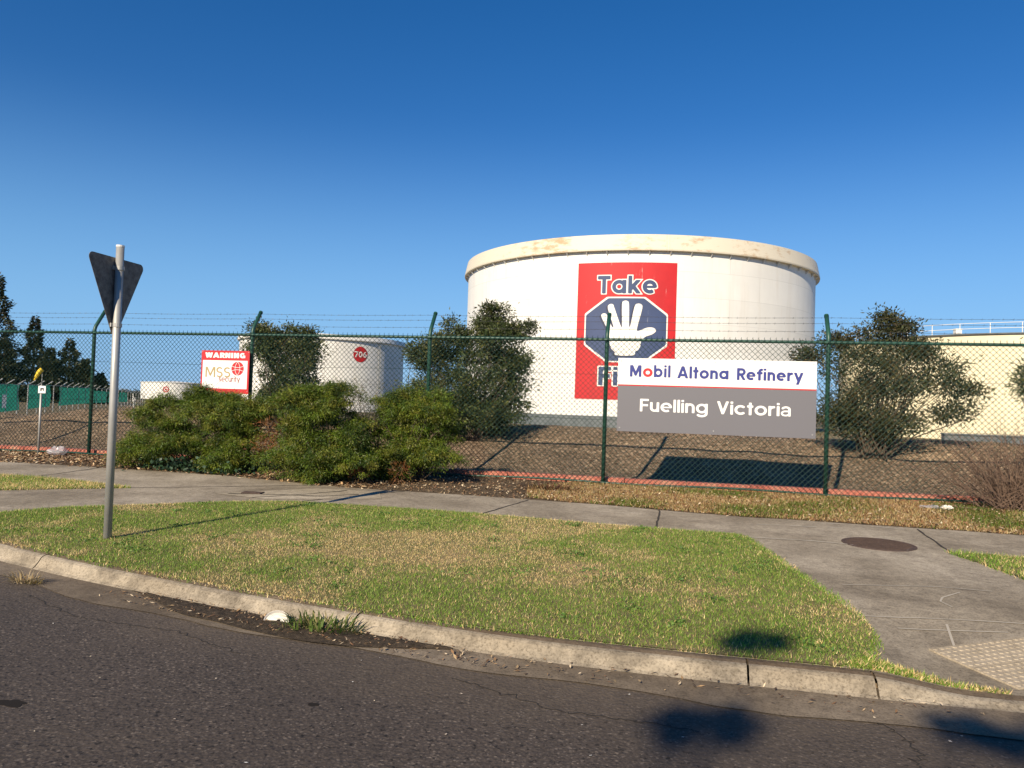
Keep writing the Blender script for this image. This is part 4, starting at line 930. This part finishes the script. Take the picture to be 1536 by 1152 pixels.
# clover and broad-leaved weeds in the lawn
n_ = 90; cs_ = np.stack([rng.uniform(-6.5, 1.0, n_), rng.uniform(4.8, 8.8, n_)], 1); cs_ = cs_[poly_sdf(VERGE)(cs_[:, 0], cs_[:, 1]) < -.08]
S = np.repeat(cs_[:, 0], 34) + rng.normal(size=len(cs_) * 34) * .07 * np.repeat(rng.uniform(.3, 1.4, len(cs_)), 34); Dd = np.repeat(cs_[:, 1], 34) + rng.normal(size=len(S)) * .06
n_ = len(S); dr_ = rdir(n_, .1); dr_[:, 2] = np.abs(dr_[:, 2]) * .4 + .1
V, F, C_ = leaves(WA(np.stack([S, Dd, zverge(S, Dd) + rng.uniform(.008, .03, n_)], 1)), dr_, rng.uniform(.015, .035, n_), rng.uniform(.010, .020, n_), np.array([(.10, .19, .04), (.14, .23, .05), (.08, .15, .03)])[rng.integers(0, 3, n_)] * rng.uniform(.8, 1.4, (n_, 1)))
props(mk('clover', V, F, M['blade'], col=C_), 'small clover and broad-leaved weeds dotted through the verge lawn', 'weeds', kind='stuff')
# weedy strip along the kerb below the driveway
KW = [(.9, 4.70), (1.04, 4.86), (1.22, 4.79), (1.5, 4.72), (1.72, 4.69), (1.72, 4.66), (1.3, 4.66), (.95, 4.66)]
V, F, C_ = blades(KW, 3600, (.02, .05), lambda s, D: np.clip(.15 + .7 * (s - .9), .1, .9)); props(mk('grass', V, F, M['blade'], col=C_), 'strip of weedy grass creeping over the kerb back at the driveway mouth', 'grass', kind='stuff')
# rough groundcover along the fence foot
RS = [(-2.2, 10.7), (-1.6, 10.5), (-1.1, 10.45), (.6, 10.14), (1.8, 10.16), (3.8, 10.06), (6.5, 10.0), (6.5, 12.75), (-1.8, 12.75), (-2.4, 11.8)]
def dr2(s, D): return np.clip(.60 + 1.5 * (noise(s, D, 1.3) - .5) + .25 * sstep((10.5 - D) / .4), .12, .95)
def reds(C_): 
    C_ = C_ * .72
    k = rng.random(len(C_) // 3) < .45; k = np.repeat(k, 3); C_[k] = C_[k] * np.array([.62, .42, .38]); return C_
A_ = blades(RS, 90000, (.025, .07), dr2, w_=(.003, .007)); kk = noise(*SD(A_[0][:, 0], A_[0][:, 1]), 1.1); 
props(mk('weeds', A_[0], A_[1], M['blade'], col=reds(A_[2].copy())), 'dry brown and green weeds along the foot of the fence', 'weeds', kind='stuff')

# ------------------------------------------------------------------ litter, chips, debris (countless)
def chips(n, s_rng, D_rng, zf_, size, pal, asp=(.2, .6), tilt=.5, accept=None, lift=.01):
    s = rng.uniform(*s_rng, n); D = rng.uniform(*D_rng, n)
    if accept is not None: k = rng.random(n) < accept(s, D); s, D = s[k], D[k]; n = len(s)
    B = WA(np.stack([s, D, zf_(s, D) + lift * rng.random(n)], 1))
    a = rng.random(n) * 2 * math.pi; d = np.stack([np.cos(a), np.sin(a), rng.normal(size=n) * tilt], 1); d /= np.linalg.norm(d, axis=1)[:, None]
    sd = np.cross(d, np.stack([rng.normal(size=n) * tilt * .8, rng.normal(size=n) * tilt * .8, np.ones(n)], 1)); sd /= np.linalg.norm(sd, axis=1)[:, None]
    L_ = rng.uniform(*size, n)[:, None]; w_ = L_ * rng.uniform(*asp, n)[:, None]
    V = np.stack([B - d * L_ / 2, B + sd * w_ / 2, B + d * L_ / 2, B - sd * w_ / 2], 1).reshape(-1, 3)
    C_ = np.array(pal)[rng.integers(0, len(pal), n)] * rng.uniform(.75, 1.6, (n, 1))
    return V, np.arange(4 * n).reshape(n, 4), np.repeat(C_, 4, 0)
MP = [(.22, .172, .122), (.27, .212, .15), (.14, .108, .078), (.32, .255, .185), (.24, .18, .125), (.45, .37, .27), (.17, .13, .092), (.26, .185, .125)]
V, F, C_ = chips(150000, (-20, 9), (13.15, 18.5), lambda s, D: zmound(s, D), (.018, .06), MP, (.2, .5), .25, lift=.018)
props(mk('mulch_chips', V, F, M['chip'], col=C_), 'brown bark mulch chips covering the bank behind the fence', 'mulch', kind='stuff')
LP = [(.20, .115, .055), (.30, .19, .095), (.13, .075, .04), (.38, .27, .15), (.16, .085, .045), (.085, .055, .035), (.48, .38, .25)]
farE = lambda s: np.interp(s, [p[0] for p in PF], [p[1] for p in PF])
V, F, C_ = chips(26000, (-16, -4.5), (10.4, 12.9), zverge, (.03, .085), LP, (.3, .6), .4, accept=lambda s, D: (D > farE(s) - .06 - .06 * rng.random(len(s))) * (.35 + .6 * sstep((D - farE(s) - .1) / .5)), lift=.03)
props(mk('leaf_litter', V, F, M['chip'], col=C_), 'brown fallen leaves lying along the fence foot and under the bushes', 'leaf litter', kind='stuff')
V, F, C_ = chips(16000, (-5, 6.5), (10.0, 12.9), zverge, (.02, .06), LP, (.2, .6), .4, accept=lambda s, D: (D > farE(s) - .05 * rng.random(len(s))) * .8, lift=.04)
props(mk('leaf_litter', V, F, M['chip'], col=C_), 'finer dry litter among the weeds before the company sign', 'leaf litter', kind='stuff')
# dirt and straw in the gutter
def fgd(u, v):
    k = kback(u); w = .27 * np.exp(-((u + 2.6) / 1.1) ** 4) * (.75 + .5 * noise(u, u * 0, 3)); D = k - .19 - w * v
    return WA(np.stack([u, D, .060 + .012 * np.sin(v * 3.1) * (w > .05)], 1))
P, F = grid(np.linspace(-4.1, -1.35, 70), np.linspace(0, 1, 8), fgd)
m = mat('gutter_dirt', rough=.95, spec=.2); N = NT(m); N.out(N.ramp(N.noise(24, 6, .7), [(.3, (.020, .015, .010)), (.6, (.075, .056, .037)), (.8, (.19, .145, .09))])); N.bump(N.noise(40, 5, .7), 1, .015)
props(mk('gutter_dirt', P, F, m), 'dark damp dirt silted up in the gutter beside the kerb', 'dirt', kind='stuff')
V, F, C_ = chips(16000, (-4.2, 1.5), (4.0, 5.4), lambda s, D: .062 + 0 * s, (.012, .05), LP, (.12, .4), .25, accept=lambda s, D: (np.abs(D - kback(s) + .31) < .14) * (.12 + .88 * np.exp(-((s + 2.5) / 1.1) ** 2)), lift=.012)
props(mk('gutter_straw', V, F, M['chip'], col=C_), 'straw and leaf scraps scattered along the gutter', 'debris', kind='stuff')
V, F, C_ = chips(170, (-6, 3), (.5, 4.6), lambda s, D: .054 + 0 * s, (.008, .022), [(.7, .66, .58), (.6, .5, .38), (.5, .42, .3)], (.4, .8), .15, accept=lambda s, D: (D < kback(s) - .4) * .9, lift=.004)
props(mk('road_specks', V, F, M['chip'], col=C_), 'tiny pale specks of grit and petals scattered over the asphalt', 'grit', kind='stuff')

# weed tuft, dead tuft, ivy, red weeds
def tuft(name, s, D, z, n, L_, rad, pal, label, lean=.8, w_=.006):
    a = rng.random(n) * 2 * math.pi; r_ = rad * np.sqrt(rng.random(n)); S = s + r_ * np.cos(a) * 1.6; Dd = D + r_ * np.sin(a) * .6
    B = WA(np.stack([S, Dd, np.full(n, z)], 1)); dr = np.stack([np.cos(a) * lean * rng.random(n) + rng.normal(size=n) * .3, np.sin(a) * lean * rng.random(n) + rng.normal(size=n) * .3, rng.uniform(.4, 1, n)], 1); dr /= np.linalg.norm(dr, axis=1)[:, None]
    ln = rng.uniform(*L_, n)[:, None]; md = B + dr * ln * .55; tip = md + (dr + np.array([0, 0, -.55])) * ln * .45; tip[:, 2] = np.maximum(tip[:, 2], z + .006)
    sd = np.stack([-np.sin(a), np.cos(a), 0 * a], 1) * w_ * rng.uniform(.6, 1.2, n)[:, None]
    V = np.stack([B - sd, B + sd, md + sd * .8, md - sd * .8, tip], 1).reshape(-1, 3); i = np.arange(n) * 5
    F = [(q, q + 1, q + 2, q + 3) for q in i] + [(q + 3, q + 2, q + 4) for q in i]
    C_ = np.array(pal)[rng.integers(0, len(pal), n)] * rng.uniform(.7, 1.3, (n, 1))
    return props(mk(name, V, F, M['blade'], col=np.repeat(C_, 5, 0)), label, 'weed')
GP = [(.09, .15, .028), (.13, .19, .04), (.075, .12, .022), (.34, .28, .12), (.20, .20, .07)]
tuft('weed_tuft', -2.28, 4.60, .06, 230, (.05, .17), .18, GP, 'spiky green weed tuft growing out of the gutter by the pale lid')
tuft('dry_grass_tuft', -4.93, 4.98, .055, 130, (.05, .17), .09, [(.36, .27, .14), (.28, .19, .09), (.42, .33, .2)], 'dead straw coloured tuft lying on the road edge at left', 1.3, .004)
tuft('red_weed', -2.08, 11.6, .26, 260, (.06, .22), .28, [(.12, .045, .03), (.16, .08, .04), (.09, .07, .03)], 'low reddish dried weed in front of the fence, left of the company sign', .9)
tuft('green_weed', 3.75, 12.0, .26, 320, (.04, .12), .3, [(.06, .10, .02), (.09, .12, .03)], 'low green weed at the fence foot beside the white bag', .9, .010)
# ivy under the first bush
n = 900; S = rng.normal(-8.0, .55, n); Dd = 11.38 + rng.normal(size=n) * .16; Z = .26 + rng.random(n) ** 1.5 * .22
V, F, C_ = leaves(WA(np.stack([S, Dd, Z], 1)), rdir(n, .2), rng.uniform(.04, .08, n), rng.uniform(.035, .065, n), np.array([(.018, .045, .022), (.03, .065, .03), (.04, .075, .04)])[rng.integers(0, 3, n)] * rng.uniform(.7, 1.3, (n, 1)))
props(mk('ivy', V, F, M['leaf'], col=C_), 'dark broad-leaved creeper under the front of the left bush', 'plant', kind='stuff')

# ------------------------------------------------------------------ small things
# manhole
mh = thing('manhole_cover', W(1.975, 8.74, .212), 'round rusty brown iron manhole cover set in the concrete path', 'manhole cover')
c = W(1.975, 8.74, 0); zc = float(zverge(1.975, 8.74))
sl_ = lambda V: np.stack([V[:, 0], V[:, 1], V[:, 2] + .0168 * ((V[:, 0] - c[0]) * NV[0] + (V[:, 1] - c[1]) * NV[1])], 1)
V, F, _ = lathe([(.36, zc - .01), (.36, zc + .006), (.335, zc + .006), (.332, zc + .002), (.325, zc + .002), (.322, zc + .006), (.01, zc + .006)], (c[0], c[1]), 64); mk('lid', sl_(V), F, M['iron'], mh)
mb = MB()
for i in range(-11, 12):
    for j in range(-11, 12):
        if math.hypot(i, j) < 11.2: mb.box((c[0] + i * .027, c[1] + j * .027, zc + .0085), (.008, 0, 0), (0, .008, 0), (0, 0, .003))
o_ = np.concatenate(mb.V); mb.V = [sl_(o_)]; mb.build('grip_pattern', M['iron'], mh)
# small pit lid in the pale patch
mb = MB(); mb.box(W(-5.72, 9.42, float(zverge(-5.72, 9.42)) + .012), W(.13, .02, 0), W(-.012, .08, .0013), (0, 0, .006)); mb.box(W(-5.72, 9.42, float(zverge(-5.72, 9.42)) + .019), W(.05, .008, 0), W(-.004, .012, 0), (0, 0, .003))
props(mb.build('pit_lid', M['iron']), 'small dark rectangular pit lid in the pale concrete patch by the bushes', 'pit lid')
# tactile pavers
u_ = np.array([.862, .507]); v_ = np.array([.507, -.862]); og = np.array([1.49, 5.27])
tg = 'tactile pavers at the driveway mouth'
k = 0
for i in range(5):
    for j in range(2):
        o0 = og + u_ * (.302 * i) + v_ * (.302 * j); cc = o0 + u_ * .15 + v_ * .15
        mb = MB(); zc = lambda q: float(zverge(q[0], q[1]))
        cs = [o0, o0 + u_ * .298, o0 + u_ * .298 + v_ * .298, o0 + v_ * .298]
        V = [W(*q, zc(q) - .02) for q in cs] + [W(*q, zc(q) + .010) for q in cs]
        mb.add(V, [(0, 3, 2, 1), (4, 5, 6, 7)] + [(a, (a + 1) % 4, (a + 1) % 4 + 4, a + 4) for a in range(4)][::1])
        for a in range(6):
            for b in range(6):
                q = o0 + u_ * (.025 + .0496 * a) + v_ * (.025 + .0496 * b); z = zc(q) + .0102
                ring = lambda r_, h_: [W(q[0] + r_ * math.cos(t), q[1] + r_ * math.sin(t), z + h_) for t in np.linspace(0, 2 * math.pi, 9)[:-1]]
                V = ring(.017, -.001) + ring(.014, .0035) + ring(.008, .005); mb.add(V, [(x, (x + 1) % 8, (x + 1) % 8 + 8, x + 8) for x in range(8)] + [(8 + x, 8 + (x + 1) % 8, 16 + (x + 1) % 8, 16 + x) for x in range(8)] + [tuple(range(16, 24))])
        row = ('first', 'second', 'third', 'fourth', 'fifth')[i]
        props(mb.build('tactile_paver', M['tactile']), f'beige dimpled tactile paver, {row} along in the ' + ('row nearer the fence' if j == 0 else 'row nearer the road'), 'paver', tg)
# litter
def crumple(name, c, r_, mt, label, seed, n=10, m_=14):
    g = np.random.default_rng(seed); V = []; F = []
    for i in range(n + 1):
        for j in range(m_):
            a = math.pi * i / n; b = 2 * math.pi * j / m_; q = g.uniform(.65, 1.2) if 0 < i < n else 1
            V.append(c + W(r_[0] * math.sin(a) * math.cos(b) * q, r_[1] * math.sin(a) * math.sin(b) * q, 0) + np.array([0, 0, max(r_[2] * (1 - math.cos(a)) * q, .0)]))
    F = [(i * m_ + j, i * m_ + (j + 1) % m_, (i + 1) * m_ + (j + 1) % m_, (i + 1) * m_ + j) for i in range(n) for j in range(m_)]
    return props(mk(name, V, F, mt), label, 'litter')
crumple('plastic_bag', W(-11.75, 12.45, .275), (.22, .12, .085), M['plastic'], 'crumpled translucent plastic sheet lying against the fence foot at left', 4)
crumple('plastic_bag', W(3.40, 11.95, .262), (.17, .07, .028), M['plastic'], 'flattened grey plastic bag on the weeds at the right end of the fence', 5)
crumple('plastic_bag', W(3.56, 11.88, .262), (.075, .05, .035), M['paper'], 'small white crumpled bag beside the flattened grey one', 6)
# torn pale lid in the gutter
V = []; F = []
c = W(-2.60, 4.66, .068)
for i, r_ in enumerate((.015, .06, .085, .09)):
    for j in range(17):
        a = math.pi * (j / 16) * 1.15 - .2; V.append(c + W(r_ * math.cos(a), r_ * .35 * math.sin(a) - .01 * i, 0) + np.array([0, 0, .055 * math.sin(a) * r_ / .09 + (.012 if i == 3 else 0)]))
F = [(i * 17 + j, i * 17 + j + 1, (i + 1) * 17 + j + 1, (i + 1) * 17 + j) for i in range(3) for j in range(16)]
lid = props(mk('bowl_lid', V, F, M['paper']), 'torn pale plastic lid resting against the weed tuft in the gutter', 'litter'); md = lid.modifiers.new('thick', 'SOLIDIFY'); md.thickness = .003

# street tree behind the camera: only the tips of its shadow reach the picture
L3 = np.array([LX, LY, -math.tan(SUN_EL)]) ; L3[:2] /= math.hypot(LX, LY)
tr_ = thing('street_tree', (-5.6, -9.4, .12), 'street tree behind the viewer whose top throws the dark leaf shadows on the road', 'tree')
Pt = lambda x, y, z0_, h: np.array([x, y, z0_]) - L3 * (h / math.tan(SUN_EL))
lobs = []
for (x, y, z0_, h, rx_, rz_) in ((.84, 3.68, .05, 7.6, .13, .045), (1.06, 3.74, .05, 7.7, .13, .04), (2.22, 3.72, .05, 7.9, .14, .04), (2.5, 3.64, .05, 7.8, .16, .05), (2.9, 3.55, .05, 7.8, .2, .06), (1.42, 4.74, .15, 8.2, .11, .045), (1.6, 4.76, .15, 8.2, .09, .04)):
    p = Pt(x, y, z0_, h); lobs.append((*p, rx_, rx_, rz_))
tips = [np.array(q[:3]) for q in lobs]
for (x, y, h) in ((.2, -.6, 6.2), (1.2, -.8, 6.0), (2.1, -.6, 6.4), (1.4, -1.6, 5.2), (.6, -1.9, 5.0)):
    lobs.append((*Pt(x, y, 0, h), 1.0, 1.0, .6))
Va, Fa, Ca, _ = crown(lobs[:7], 85, .045, 60, (.05, .10), (.025, .04), np.array(PAL_R), .2, None, .35); V, F, Cc, _ = crown(lobs[7:], 16, .13, 50, (.05, .10), (.025, .04), np.array(PAL_R), .2, None, .35)
mk('crown', np.concatenate([Va, V]), np.concatenate([Fa, F + len(Va)]), M['leaf'], tr_, col=np.concatenate([Ca, Cc]))
mb = MB(); b = np.array([-5.6, -9.4, 0.0]); f_ = np.array([-4.9, -7.9, 3.8])
mb.tube([b, b + (.1, .3, 1.8), f_], [.22, .17, .13], 10)
for q in lobs: q = np.array(q[:3]); mb.tube([f_ - (0, 0, .3), (f_ + q) / 2 + (0, 0, -.3), q], [.06, .02, .006], 6)
mb.build('trunk', M['bark'], tr_)
